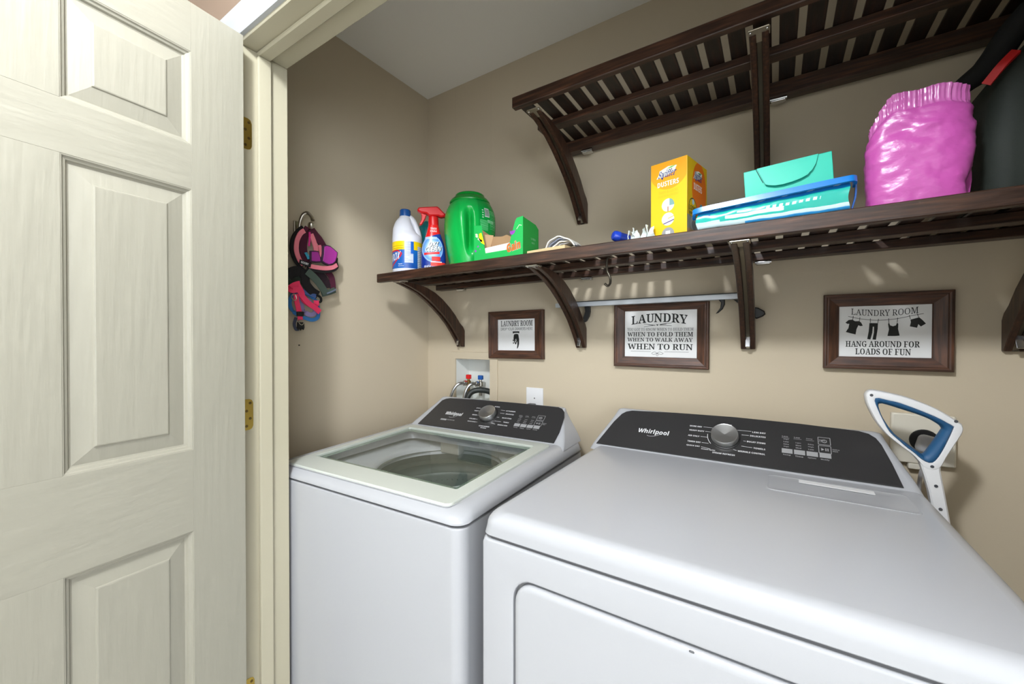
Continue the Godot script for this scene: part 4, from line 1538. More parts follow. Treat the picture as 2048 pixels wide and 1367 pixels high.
func jug() -> void:
	var x := .4562
	var t := thing("laundry_pod_tub", "large bright green laundry pod tub with a side grip, behind the torn box", "tub", Vector3(x, shelf_y(x), .245), 39)
	t.scale = Vector3(1, .968, 1)
	var R := [[0.0, .070], [.004, .073], [.05, .082], [.10, .090], [.14, .0948], [.17, .0955], [.20, .0940], [.220, .0890], [.238, .0815], [.252, .0725], [.262, .0640]]
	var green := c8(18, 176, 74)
	var g := Soup.new()
	# label side spans the right of the view
	loft(g, [0.0, .002, .004] + steps(.012, .262, 44), func(a: float, y: float) -> Vector3:
		var r := curve_at(R, y)
		# angle from the viewer, to the right
		var s := wrapf(PI / 2 - a, -PI, PI)
		var k := 1.0 / pow(pow(absf(cos(a + .5)), 3.2) + pow(absf(sin(a + .5)), 3.2), 1 / 3.2)
		var rr_ := r * lerpf(1.0, k, .45) * .945
		# grip hollow
		var gx := (s + .02 + (y - .13) * .9 - sin((y - .13) * 16.0) * .05) / .12
		var gy := (y - .132) / .070
		var d := exp(-pow(absf(gx), 3.0)) * exp(-pow(absf(gy), 5.0))
		# raised lip beside the hollow
		var l := exp(-pow((s + .30 + (y - .13) * .9) / .10, 2.0)) * exp(-pow(absf((y - .140) / .070), 4.0))
		return Vector3(cos(a) * (rr_ - .040 * d + .0045 * l), y, sin(a) * (rr_ - .040 * d + .0045 * l)), 128)
	var paint := painted(512, 256, func(u: float, v: float) -> Color:
		var s := wrapf((0.25 - u) * TAU, -PI, PI)
		var y := (1.0 - v) * .262
		var c := green
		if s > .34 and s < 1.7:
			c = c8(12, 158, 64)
			if s > .62 and s < .86 and y > .185 and y < .218:
				c = c8(226, 232, 226)
				if s > .64 and s < .84 and y > .188 and y < .215 and sin(s * 170.0) > .1:
					c = c8(90, 110, 96)
			elif s > .40 and s < .78 and y > .135 and y < .172:
				c = c8(12, 158, 64) if fmod(y * 1000.0, 4.0) < 2.0 or s < .40 + (.172 - y) * 1.2 else c8(110, 206, 140)
			elif s > .88 and s < 1.3 and y > .14 and y < .215 and fmod(y * 1000.0, 6.0) < 1.6:
				c = c8(120, 206, 146)
			elif s > .5 and s < .58 and y > .18 and y < .215 and sin(y * 700.0) > .2:
				c = c8(190, 226, 200)
			elif s > .75 and s < 1.1 and y > .165 and y < .176 and sin(s * 90.0) > -.3:
				c = c8(170, 222, 186)
		return c, 0.26)
	for i in g.t.size():
		g.t[i] = Vector2(g.t[i].x, 1.0 - clampf(g.p[i].y / .262, .003, .997))
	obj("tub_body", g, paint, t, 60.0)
	g = Soup.new()
	lathe(g, [Vector2(.060, .250), Vector2(.0735, .2505), Vector2(.0745, .2545), Vector2(.068, .2640), Vector2(.058, .2725), Vector2(.0545, .2745), Vector2(.053, .2825), Vector2(.050, .2850), Vector2(.030, .2865), Vector2(0, .287)], ID, 56)
	obj("lid", g, mat(c8(8, 142, 46), 0.3), t)

func dryer_sheet_box() -> void:
	var x := .648
	var t := thing("dryer_sheet_box", "torn open green cardboard box of dryer sheets", "box", Vector3(x, shelf_y(x), .29))
	var w := .0965
	var d := .049
	var gm := mat(c8(34, 178, 84), 0.4)
	var kraft := mat(c8(196, 158, 116), 0.8)
	var front := poly([[-w, 0], [w, 0], [w, .130], [.074, .1275], [.068, .120], [.064, .108], [.0585, .092], [.0465, .052], [.0445, .032], [-.0495, .030], [-.052, .045], [-.060, .090], [-.0655, .1245], [-w, .1275]])
	var g := Soup.new()
	prism(g, front, Transform3D(Basis(), Vector3(0, 0, d)), .0012, 0)
	obj("front_panel", g, gm, t)
	g = Soup.new()
	prism(g, poly([[-d, 0], [d, 0], [d, .128], [-.03, .120], [-d, .108]]), Transform3D(Basis(Vector3(0, 0, 1), Vector3.UP, Vector3(-1, 0, 0)), Vector3(w, 0, 0)), .0012, 0)
	obj("side_panel", g, mat(c8(22, 160, 62), 0.4), t)
	g = Soup.new()
	prism(g, poly([[-d, 0], [d, 0], [d, .126], [.0, .122], [-d, .112]]), Transform3D(Basis(Vector3(0, 0, 1), Vector3.UP, Vector3(-1, 0, 0)), Vector3(-w + .0012, 0, 0)), .0012, 0)
	obj("side_panel", g, kraft, t)
	g = Soup.new()
	prism(g, poly([[-w, 0], [w, 0], [w, .108], [.07, .104], [.05, .107], [.03, .101], [.01, .104], [-.01, .100], [-.03, .110], [-.05, .106], [-w, .112]]), Transform3D(Basis(), Vector3(0, 0, -d)), .0012, 0)
	obj("back_panel", g, kraft, t)
	g = Soup.new(); box(g, Vector3(-w, 0, -d), Vector3(w, .0012, d), .0003); obj("bottom_panel", g, kraft, t)
	g = Soup.new()
	prism(g, poly([[-.056, .02], [.052, .02], [.0475, .0535], [-.0517, .0475]]), Transform3D(Basis(), Vector3(0, 0, d - .0015)), .0012, 0)
	obj("inner_liner", g, mat(c8(236, 226, 220), 0.7), t)
	g = Soup.new()
	prism(g, poly([[-.085, 0], [-.045, 0], [-.030, .060], [-.06, .062]]), Transform3D(Basis(Vector3.UP, .7), Vector3(-.03, .04, -.02)), .0012, 0)
	obj("torn_flap", g, kraft, t)
	var Q := Transform3D(Basis(), Vector3(0, 0, d + .0015))
	g = Soup.new()
	text(g, "Gain", SANSB, Rect2(.0405, .0165, .050, .027), Q * Transform3D(Basis(Vector3(0, 0, 1), .16), Vector3.ZERO), 0, .1)
	var word := obj("lettering", g, mat(c8(240, 122, 40), 0.4), t)
	g = Soup.new()
	for o in [[-.0018, 0], [.0018, 0], [0, .0018], [0, -.0018], [.0013, .0013], [-.0013, -.0013]]:
		text(g, "Gain", SANSB, Rect2(.0405 + o[0], .0165 + o[1], .050, .027), Q * Transform3D(Basis(Vector3(0, 0, 1), .16), Vector3(0, 0, -.0002)), 0, .1)
	obj("letter_outline", g, mat(c8(244, 226, 205), 0.4), t)
	g = Soup.new()
	decal(g, poly([[-.076, .098], [-.066, .100], [-.055, .068], [-.052, .058], [-.066, .066], [-.076, .080]]), Q)
	obj("yellow_print", g, mat(c8(246, 226, 30), 0.4), t)
	g = Soup.new()
	for q in [[-.085, .090], [-.076, .080], [-.068, .074], [-.086, .096]]:
		decal(g, disc2(Vector2(q[0], q[1]), .006, .0035, 14, -.4), Q)
	decal(g, line2(Vector2(.073, .092), Vector2(.083, .104), .002), Q)
	decal(g, line2(Vector2(.083, .104), Vector2(.092, .101), .002), Q)
	obj("petal_print", g, mat(c8(214, 240, 196), 0.4), t)
	g = Soup.new()
	for q in [[-.090, .042, .0055], [-.080, .056, .0045], [-.071, .046, .003]]:
		var o := PackedVector2Array()
		for k in 10:
			var a := TAU * k / 10
			o.append(Vector2(q[0], q[1]) + Vector2(cos(a), sin(a)) * q[2] * (1.0 if k % 2 == 0 else .5))
		decal(g, o, Q)
	decal(g, poly([[.047, .088], [.070, .090], [.064, .080], [.056, .076], [.050, .079]]), Q)
	obj("purple_print", g, mat(c8(150, 70, 176), 0.4), t)
	g = Soup.new()
	var S := facing(Vector3(w + .0003, 0, 0), Vector3(0, 0, -1), Vector3.UP)
	text(g, "12 FRESH", SANS, Rect2(-.002, .066, .030, .006), S)
	text(g, "SHEETS", SANS, Rect2(.003, .054, .020, .005), S)
	text(g, "105", SANS, Rect2(.040, .015, .006, .016), S)
	obj("side_lettering", g, mat(c8(190, 235, 200), 0.5), t)

func cloth_and_board() -> void:
	# thin pale wood board lying flat
	var g := Soup.new()
	var y := shelf_y(.86)
	rbox(g, Vector3(.135, .010, .075), Transform3D(Basis(Vector3.UP, -.12), Vector3(.846, y + .0055, .338)), .002, 2)
	tag(obj("wood_board", g, mat(c8(206, 180, 136), 0.6)), "thin pale wood strip lying under the grey cloth", "board")
	var t := thing("folded_cloth", "small grey and white striped cloth folded on the shelf", "cloth", Vector3(.880, y + .0106, .318))
	for k in 4:
		g = Soup.new()
		var pts := []
		var h := .030 - k * .006
		var wdt := .046 - k * .003
		for s in 13:
			var f := s / 12.0
			var xx := lerpf(-wdt, wdt, f)
			var yy := h * pow(sin(PI * pow(f, .8 + .1 * k)), .75) + .0022 + .0015 * sin(f * 17.0 + k)
			pts.append(Vector3(xx + .004 * k, yy, .010 - k * .002))
		ribbon(g, pts, Vector3(0, .0, 1), .060 - k * .006, .0045)
		obj("fold", g, mat([c8(216, 214, 206), c8(120, 126, 140), c8(226, 222, 210), c8(150, 148, 146)][k], 0.9), t)

func marker_and_tissue() -> void:
	var y := shelf_y(1.06)
	var t := thing("marker_pen", "stubby blue stick with a rounded cap lying at the shelf edge", "pen", Vector3(1.058, y + .0138, .352))
	t.rotation_degrees = Vector3(0, 40, 0)
	var X := Transform3D(Basis(Vector3(0, 0, 1), PI / 2 - .25), Vector3(0, .013, 0))
	var g := Soup.new()
	lathe(g, [Vector2(0, -.022), Vector2(.0122, -.022), Vector2(.0130, -.019), Vector2(.0130, .006)], X, 28)
	obj("pen_body", g, mat(c8(20, 42, 120), 0.3), t)
	g = Soup.new()
	lathe(g, [Vector2(.0134, .004), Vector2(.0138, .006), Vector2(.0136, .016), Vector2(.0118, .0215), Vector2(.007, .0245), Vector2(0, .0252)], X, 28)
	obj("cap", g, mat(c8(28, 60, 170), 0.22), t)
	t.position.y = y + .0025
	# crumpled tissue
	var n := thing("crumpled_tissue", "crumpled white paper tissue between the blue stick and the yellow box", "tissue", Vector3(1.100, y + .0004, .345))
	var rng := RandomNumberGenerator.new()
	rng.seed = 7
	for k in 7:
		g = Soup.new()
		var list := []
		var cx := -.028 + k * .0105
		var hh := rng.randf_range(.024, .040)
		var lean := rng.randf_range(-.010, .012)
		var tw := rng.randf_range(-.7, .7)
		for s in 6:
			var f := s / 5.0
			var o := PackedVector3Array()
			var ww := .020 * (1.0 - .35 * f) + .003 * sin(f * 9 + k)
			var dirv := Vector3(cos(tw + f), 0, sin(tw + f))
			var nv := Vector3(-dirv.z, 0, dirv.x)
			var c := Vector3(cx + lean * f, .001 + hh * f, .006 * sin(f * 5.0 + k * 2.0))
			for q in [[-.5, -.0008], [0.0, -.0028], [.5, -.0008], [.5, .0008], [0.0, -.0008], [-.5, .0008]]:
				o.append(c + dirv * ww * q[0] + nv * q[1])
			list.append(o)
		rings(g, list)
		obj("fold", g, mat(c8(226, 234, 228), 0.9), n)

func duster_box() -> void:
	var W := .094
	var D := .128
	var H := .196
	var y := shelf_y(1.18)
	var c := Vector3(1.1905, y, .2775)
	var t := thing("duster_box", "yellow cardboard box of dusters standing upright", "box", c, -12.5)
	var yel := c8(232, 190, 14)
	var g := Soup.new()
	box(g, Vector3(-W / 2, 0, -D / 2), Vector3(W / 2, H, D / 2), .0008)
	obj("carton", g, mat(yel, 0.38), t)
	# front face print
	var ff := painted(192, 384, func(u: float, v: float) -> Color:
		var xm := (u - .5) * W
		var ym := (1.0 - v) * H
		var cc := yel
		if Vector2((xm - .002) / .055, (ym - .186) / .062).length() < 1.0:
			cc = c8(236, 160, 12)
		for k in 3:
			var o := Vector2(xm + .001, ym - [.084, .048, .010][k])
			if o.length() < .0165:
				cc = c8(226, 226, 224)
				if k == 0 and o.x > .004 and o.y > -.002:
					cc = c8(120, 160, 156)
				if k == 0 and absf(o.x) < .0016 and o.y < -.004:
					cc = c8(170, 120, 80)
				if k == 1 and absf(o.y + .008 - o.x * .25) < .0014:
					cc = c8(90, 70, 130)
				if k == 1 and absf(o.y - .001 - o.x * .3) < .0012 and o.x > 0:
					cc = c8(214, 180, 90)
				if k == 2:
					cc = c8(150, 150, 152)
					if o.x > -.006 and o.x < .006 and o.y < .008:
						cc = c8(236, 236, 238)
		return cc, 0.38)
	g = Soup.new()
	g.quad(Vector3(-W / 2 + .001, .001, D / 2 + .0003), Vector3(-W / 2 + .001, H - .001, D / 2 + .0003), Vector3(W / 2 - .001, H - .001, D / 2 + .0003), Vector3(W / 2 - .001, .001, D / 2 + .0003), Vector2(0, 1), Vector2(0, 0), Vector2(1, 0), Vector2(1, 1))
	obj("front_print", g, ff, t)
	var sf := painted(192, 384, func(u: float, v: float) -> Color:
		var xm := (u - .5) * D
		var ym := (1.0 - v) * H
		var cc := yel
		if Vector2((xm - .012) / .047, (ym - .126) / .072).length() < 1.0:
			cc = c8(240, 118, 14)
		# blue feather duster
		var o := Vector2((xm - .026) / .017, (ym - .060) / .034)
		if o.length() < 1.0:
			cc = c8(110, 176, 196).lerp(c8(70, 140, 170), clampf(.5 + .5 * sin(ym * 900.0 + xm * 300.0), 0, 1))
		if ym < .052 and xm < .016:
			cc = c8(170, 172, 160)
			if Vector2((xm + .022) / .024, (ym - .034) / .018).length() < 1.0:
				cc = c8(200, 206, 206)
			if Vector2((xm + .022) / .015, (ym - .030) / .012).length() < 1.0:
				cc = c8(140, 150, 150)
		if ym < .018:
			cc = c8(196, 160, 120)
		var e := Vector2((xm + .030) / .026, (ym - .070) / .028)
		if e.length() < 1.0 and ym > .050:
			cc = c8(236, 196, 20)
			if e.length() > .90:
				cc = c8(60, 60, 50)
			if Vector2(e.x - .1, e.y - .66).length() < .26:
				cc = c8(180, 214, 226)
		return cc, 0.38)
	g = Soup.new()
	g.quad(Vector3(W / 2 + .0003, .001, D / 2 - .001), Vector3(W / 2 + .0003, H - .001, D / 2 - .001), Vector3(W / 2 + .0003, H - .001, -D / 2 + .001), Vector3(W / 2 + .0003, .001, -D / 2 + .001), Vector2(0, 1), Vector2(0, 0), Vector2(1, 0), Vector2(1, 1))
	obj("side_print", g, sf, t)
	var F := Transform3D(Basis(), Vector3(0, 0, D / 2 + .0007))
	var S := facing(Vector3(W / 2 + .0007, 0, 0), Vector3(0, 0, -1), Vector3.UP)
	var bl := Soup.new()
	var wh := Soup.new()
	var gn := Soup.new()
	for q in [[F, -.0275, .155, .045, .022], [S, -.022, .148, .048, .026]]:
		var e: float = q[3]
		var y0: float = q[2]
		var x0: float = q[1]
		var wl := Soup.new()
		decal(wl, poly([[x0 - .004, y0 + .001], [x0 + e * .3, y0 + .002], [x0 + e * .95, y0 + .010], [x0 + e + .004, y0 + .024], [x0 + e * .6, y0 + .027], [x0 + e * .1, y0 + .020], [x0 + .002, y0 + .010]]), q[0] * Transform3D(Basis(), Vector3(0, 0, -.0002)))
		obj("logo_ground", wl, mat(c8(232, 232, 214), 0.4), t)
		text(bl, "Swiffer", SERIFB, Rect2(x0, y0 + .001, e, q[4] * .82), q[0] * Transform3D(Basis(), Vector3(0, 0, .0002)), 0, .30)
		decal(bl, poly([[x0 + .008, y0 + .002], [x0 + .015, y0 + .002], [x0 + .0115, y0 - .005]]), q[0])
		decal(gn, poly([[x0 + e * .5, y0 + .021], [x0 + e * .75, y0 + .0245], [x0 + e * 1.05, y0 + .0255], [x0 + e * .8, y0 + .021]]), q[0])
	text(wh, "DUSTERS", SANSB, Rect2(-.0285, .1330, .055, .0125), F)
	text(wh, "DUSTERS", SANSB, Rect2(-.024, .122, .052, .017), S)
	obj("logo_lettering", bl, mat(c8(28, 48, 130), 0.4), t)
	obj("logo_leaf", gn, mat(c8(120, 190, 80), 0.4), t)
	obj("lettering", wh, mat(c8(250, 244, 226), 0.4), t)
	g = Soup.new()
	text(g, "TRAPS & LOCKS", SANS, Rect2(-.026, .1150, .050, .0065), F)
	text(g, "DUST & ALLERGENS", SANS, Rect2(-.026, .1060, .052, .005), F)
	obj("small_lettering", g, mat(c8(214, 170, 20), 0.5), t)
	g = Soup.new()
	text(g, "LOOKS", SANSB, Rect2(-.052, .066, .042, .012), S)
	text(g, "NEW THICK", SANSB, Rect2(-.050, .056, .038, .006), S)
	obj("badge_lettering", g, mat(c8(50, 50, 40), 0.5), t)

func teal_box() -> void:
	var y := shelf_y(1.43)
	var t := thing("teal_box", "plain teal cardboard box with a round tucked flap, behind the wipes pack", "box", Vector3(1.430, y + .0050, .327))
	t.rotation_degrees.z = 3.5
	var tm := mat(c8(2, 190, 162), 0.42)
	var g := Soup.new()
	box(g, Vector3(-.080, 0, -.0165), Vector3(.081, .127, .0160), .0012)
	obj("carton", g, tm, t)
	g = Soup.new()
	# flap hanging over the front from the top edge
	var pl := poly([[-.0535, .1268], [.058, .1268], [.053, .108], [.046, .0950], [.040, .0900], [.0385, .0870], [.026, .0820], [.010, .0785], [-.008, .0772], [-.022, .0785], [-.034, .0825], [-.0395, .0860], [-.042, .0930]])
	var X := Basis(Vector3(1, 0, 0), -.10)
	prism(g, pl, Transform3D(X, Vector3(0, .1268, .0172) - X * Vector3(0, .1268, 0)), .0014, 0)
	obj("flap", g, tm, t)
	g = Soup.new()
	decal(g, line2(Vector2(-.0555, .126), Vector2(-.0435, .0925), .0014), Transform3D(Basis(), Vector3(0, 0, .0163)))
	obj("flap_slit", g, mat(c8(14, 50, 48), 0.8), t)

func wipes_pack() -> void:
	var y := shelf_y(1.39)
	var t := thing("wipes_pack", "flat teal and blue plastic pack of cleaning cloths", "pack", Vector3(1.388, y + .0005, .331))
	var paint := painted(512, 96, func(u: float, v: float) -> Color:
		var c := c8(30, 176, 160)
		if v < .24:
			c = c8(24, 130, 210)
			if sin(u * 40.0 + v * 20.0) > .75 and v < .12:
				c = c8(210, 230, 242)
		elif v > .86:
			c = c8(60, 160, 226) if u > .35 else c8(214, 236, 238)
		elif v > .74:
			c = c8(206, 232, 234)
		elif v > .5 and v < .66 and u > .22 and u < .62:
			c = c8(212, 224, 236)
		elif v > .36 and v < .46 and u > .30 and u < .40:
			c = c8(214, 206, 226)
		elif v > .28 and v < .40 and u > .02 and u < .10:
			c = c8(26, 60, 190)
		elif v > .62 and u < .18:
			c = c8(190, 232, 224)
		elif v > .40 and v < .50 and u > .5 and u < .84 and sin(u * 150.0) > -.2:
			c = c8(226, 240, 240)
		return c, 0.18)
	var g := Soup.new()
	# pillow: front face carries the print
	var rows := 9
	var nx := 40
	var f := func(u: float, v: float) -> Vector3:
		var xx := (u - .5) * .280
		var hh := lerpf(.043, .062, u)
		var bulge := sin(PI * clampf(v, 0, 1))
		var wob := .0005 * sin(u * 23.0 + v * 5.0) + .0003 * sin(u * 61.0 - v * 9.0)
		return Vector3(xx + .002 * sin(v * 8.0), hh * (1.0 - v) + wob, .036 + .010 * pow(bulge, .6) + wob)
	for i in rows:
		for j in nx:
			var u0 := float(j) / nx
			var u1 := float(j + 1) / nx
			var v0 := float(i) / rows
			var v1 := float(i + 1) / rows
			g.quad(f.call(u0, v1), f.call(u0, v0), f.call(u1, v0), f.call(u1, v1), Vector2(u0, v1), Vector2(u0, v0), Vector2(u1, v0), Vector2(u1, v1))
	# top, back and ends
	for j in nx:
		var u0 := float(j) / nx
		var u1 := float(j + 1) / nx
		var a: Vector3 = f.call(u0, 0.0)
		var b: Vector3 = f.call(u1, 0.0)
		var bk := Vector3(0, 0, -.020)
		g.quad(a, a + bk, b + bk, b, Vector2(u0, .03), Vector2(u0, .2), Vector2(u1, .2), Vector2(u1, .03))
		var a2: Vector3 = f.call(u0, 1.0)
		var b2: Vector3 = f.call(u1, 1.0)
		g.quad(a + bk, a2 + bk, b2 + bk, b + bk, Vector2(u0, .3), Vector2(u0, .7), Vector2(u1, .7), Vector2(u1, .3))
		g.quad(a2, b2, b2 + bk, a2 + bk, Vector2(u0, .9), Vector2(u1, .9), Vector2(u1, .95), Vector2(u0, .95))
	for u in [0.0, 1.0]:
		for i in rows:
			var a: Vector3 = f.call(u, float(i) / rows)
			var b: Vector3 = f.call(u, float(i + 1) / rows)
			var bk := Vector3(0, 0, -.020)
			g.quad(a, b, b + bk, a + bk, Vector2(u, .1), Vector2(u, .2), Vector2(u, .2), Vector2(u, .1))
	obj("pouch", g, paint, t, 60.0)
	g = Soup.new()
	ribbon(g, smooth([Vector3(-.147, .034, .030), Vector3(-.146, .038, .044), Vector3(-.135, .0435, .051), Vector3(-.06, .0480, .052), Vector3(.04, .0535, .053), Vector3(.130, .0590, .052), Vector3(.147, .0600, .046), Vector3(.150, .058, .036), Vector3(.150, .056, .02)], 6), Vector3(0, 1, -.15), .013, .006)
	obj("sealed_edge", g, mat(c8(26, 124, 208), 0.2), t)
	g = Soup.new()
	ribbon(g, smooth([Vector3(.1515, .056, .030), Vector3(.1515, .03, .024), Vector3(.146, .004, .020)], 4), Vector3(0, 0, 1), .012, .003)
	obj("end_seal", g, mat(c8(22, 84, 160), 0.25), t)

func pink_pack() -> void:
	var x := 1.631
	var y := shelf_y(x)
	var t := thing("pink_package", "pink soft plastic package with a gathered top", "package", Vector3(x, y, .338), -4)
	var m := mat(c8(186, 82, 160), 0.30)
	m.normal_enabled = true
	m.normal_texture = noise(41, 0.02, 4, 512, 5.0)
	m.normal_scale = 0.30
	m.uv1_triplanar = true
	m.uv1_scale = Vector3(5, 9, 5)
	var fn := FastNoiseLite.new()
	fn.seed = 5
	fn.frequency = 14.0
	fn.fractal_octaves = 3
	var g := Soup.new()
	var top := func(a: float) -> float:
		# the rim slopes up to the right
		return .150 + .058 * smoothstep(-1.15, -.45, cos(a)) - .010 * smoothstep(.2, 1.0, cos(a)) + .0015 * sin(a * 7.0)
	var f := func(a: float, v: float) -> Vector3:
		var H: float = top.call(a)
		var yy := v * H
		var k := 1.0 / pow(pow(absf(cos(a)), 3.0) + pow(absf(sin(a)), 3.0), 1 / 3.0)
		var bul := .93 + .07 * sin(PI * clampf(v * 1.05, 0, 1))
		if v > .80:
			bul *= 1.0 - .06 * smoothstep(.80, .86, v) + .02 * smoothstep(.86, 1.0, v)
		var r := Vector2(cos(a) * k * .0755, sin(a) * k * .040) * bul
		var p3 := Vector3(r.x, yy, r.y)
		var nz := fn.get_noise_3d(p3.x * 1.3, p3.y * 2.2, p3.z * 1.3) * .0032
		nz += .0035 * exp(-pow((v - .66) / .035, 2.0)) * sin(a * 5.0 + 1.0)
		# pinched side at the lower right
		nz -= .012 * exp(-pow((v - .13) / .10, 2.0)) * exp(-pow((a - .15) / .5, 2.0))
		if v > .82:
			nz += .0010 * (sin(a * 58.0) + .7 * sin(a * 37.0 + 2.0)) * smoothstep(.82, .88, v)
		var dirv := Vector3(r.x, 0, r.y).normalized()
		return p3 + dirv * nz
	loft(g, steps(0, .84, 40), f, 160)
	obj("pouch", g, m, t, 70.0)
	g = Soup.new()
	var list := []
	for v in steps(.835, 1.0, 8):
		var o := PackedVector3Array()
		for k in 256:
			o.append(f.call(TAU * k / 256, v))
		list.append(o)
	for s in [[.985, .96], [.95, .90], [.93, .6], [.925, .3]]:
		var o := PackedVector3Array()
		for k in 256:
			var q: Vector3 = f.call(TAU * k / 256, s[0])
			o.append(Vector3(q.x * s[1], q.y - .004, q.z * s[1]))
		list.append(o)
	rings(g, list, false, true)
	g.flip(0)
	var gm := mat(c8(196, 104, 172), 0.20)
	gm.backlight = Color(.3, .18, .28)
	obj("gathered_top", g, gm, t, 70.0)

func black_bag() -> void:
	var t := thing("black_bag", "large black fabric bag with red piping at the right end of the shelf", "bag", Vector3(1.83, shelf_y(1.83), .2))
	var m := mat(c8(26, 33, 26), 0.75)
	m.normal_enabled = true
	m.normal_texture = noise(51, 0.2, 3, 512, 4.0)
	m.normal_scale = 0.5
	m.uv1_triplanar = true
	m.uv1_scale = Vector3(8, 8, 8)
	var g := Soup.new()
	# leaning body: front face follows z, left side leans right as it rises
	var lv := [[0.0, -.095, .125, -.15, .135], [.02, -.100, .13, -.15, .145], [.10, -.100, .14, -.155, .15], [.18, -.092, .145, -.155, .150], [.25, -.072, .15, -.155, .146], [.31, -.02, .15, -.15, .125], [.36, .02, .145, -.14, .09], [.385, .06, .13, -.11, .05], [.39, .08, .11, -.06, .0]]
	var list := []
	for q in lv:
		var o := PackedVector3Array()
		for e in rr(q[2] - q[1], q[4] - q[3], .035, 6):
			o.append(Vector3(e.x + (q[1] + q[2]) / 2, q[0], e.y + (q[3] + q[4]) / 2 - .03))
		list.append(o)
	rings(g, list)
	obj("bag_body", g, m, t, 60.0)
	g = Soup.new()
	tube(g, smooth([Vector3(-.125, .255, -.03), Vector3(-.085, .282, -.02), Vector3(-.06, .30, -.01), Vector3(-.035, .345, 0), Vector3(-.005, .385, .0)], 5), [.010, .012, .014, .016, .018, .019, .020, .021, .022, .023, .024, .024, .024, .024, .024, .024, .024, .024, .024, .024, .024], 14)
	obj("bag_strap", g, mat(c8(14, 14, 13), 0.85), t)
	g = Soup.new()
	ribbon(g, smooth([Vector3(-.098, .214, .106), Vector3(-.083, .236, .116), Vector3(-.064, .258, .112)], 5), Vector3(1, -.4, .3), .014, .008)
	obj("red_piping", g, mat(c8(176, 16, 14), 0.6), t)
	g = Soup.new()
	rbox(g, Vector3(.02, .012, .012), Transform3D(Basis(Vector3(0, 0, 1), .5), Vector3(-.122, .258, -.028)), .003, 2)
	obj("red_tab", g, mat(c8(150, 14, 14), 0.6), t)

# ---------------------------------------------------------------- leashes on the left wall
func V(z: float, y: float, x: float) -> Vector3:
	return Vector3(x, y, z)

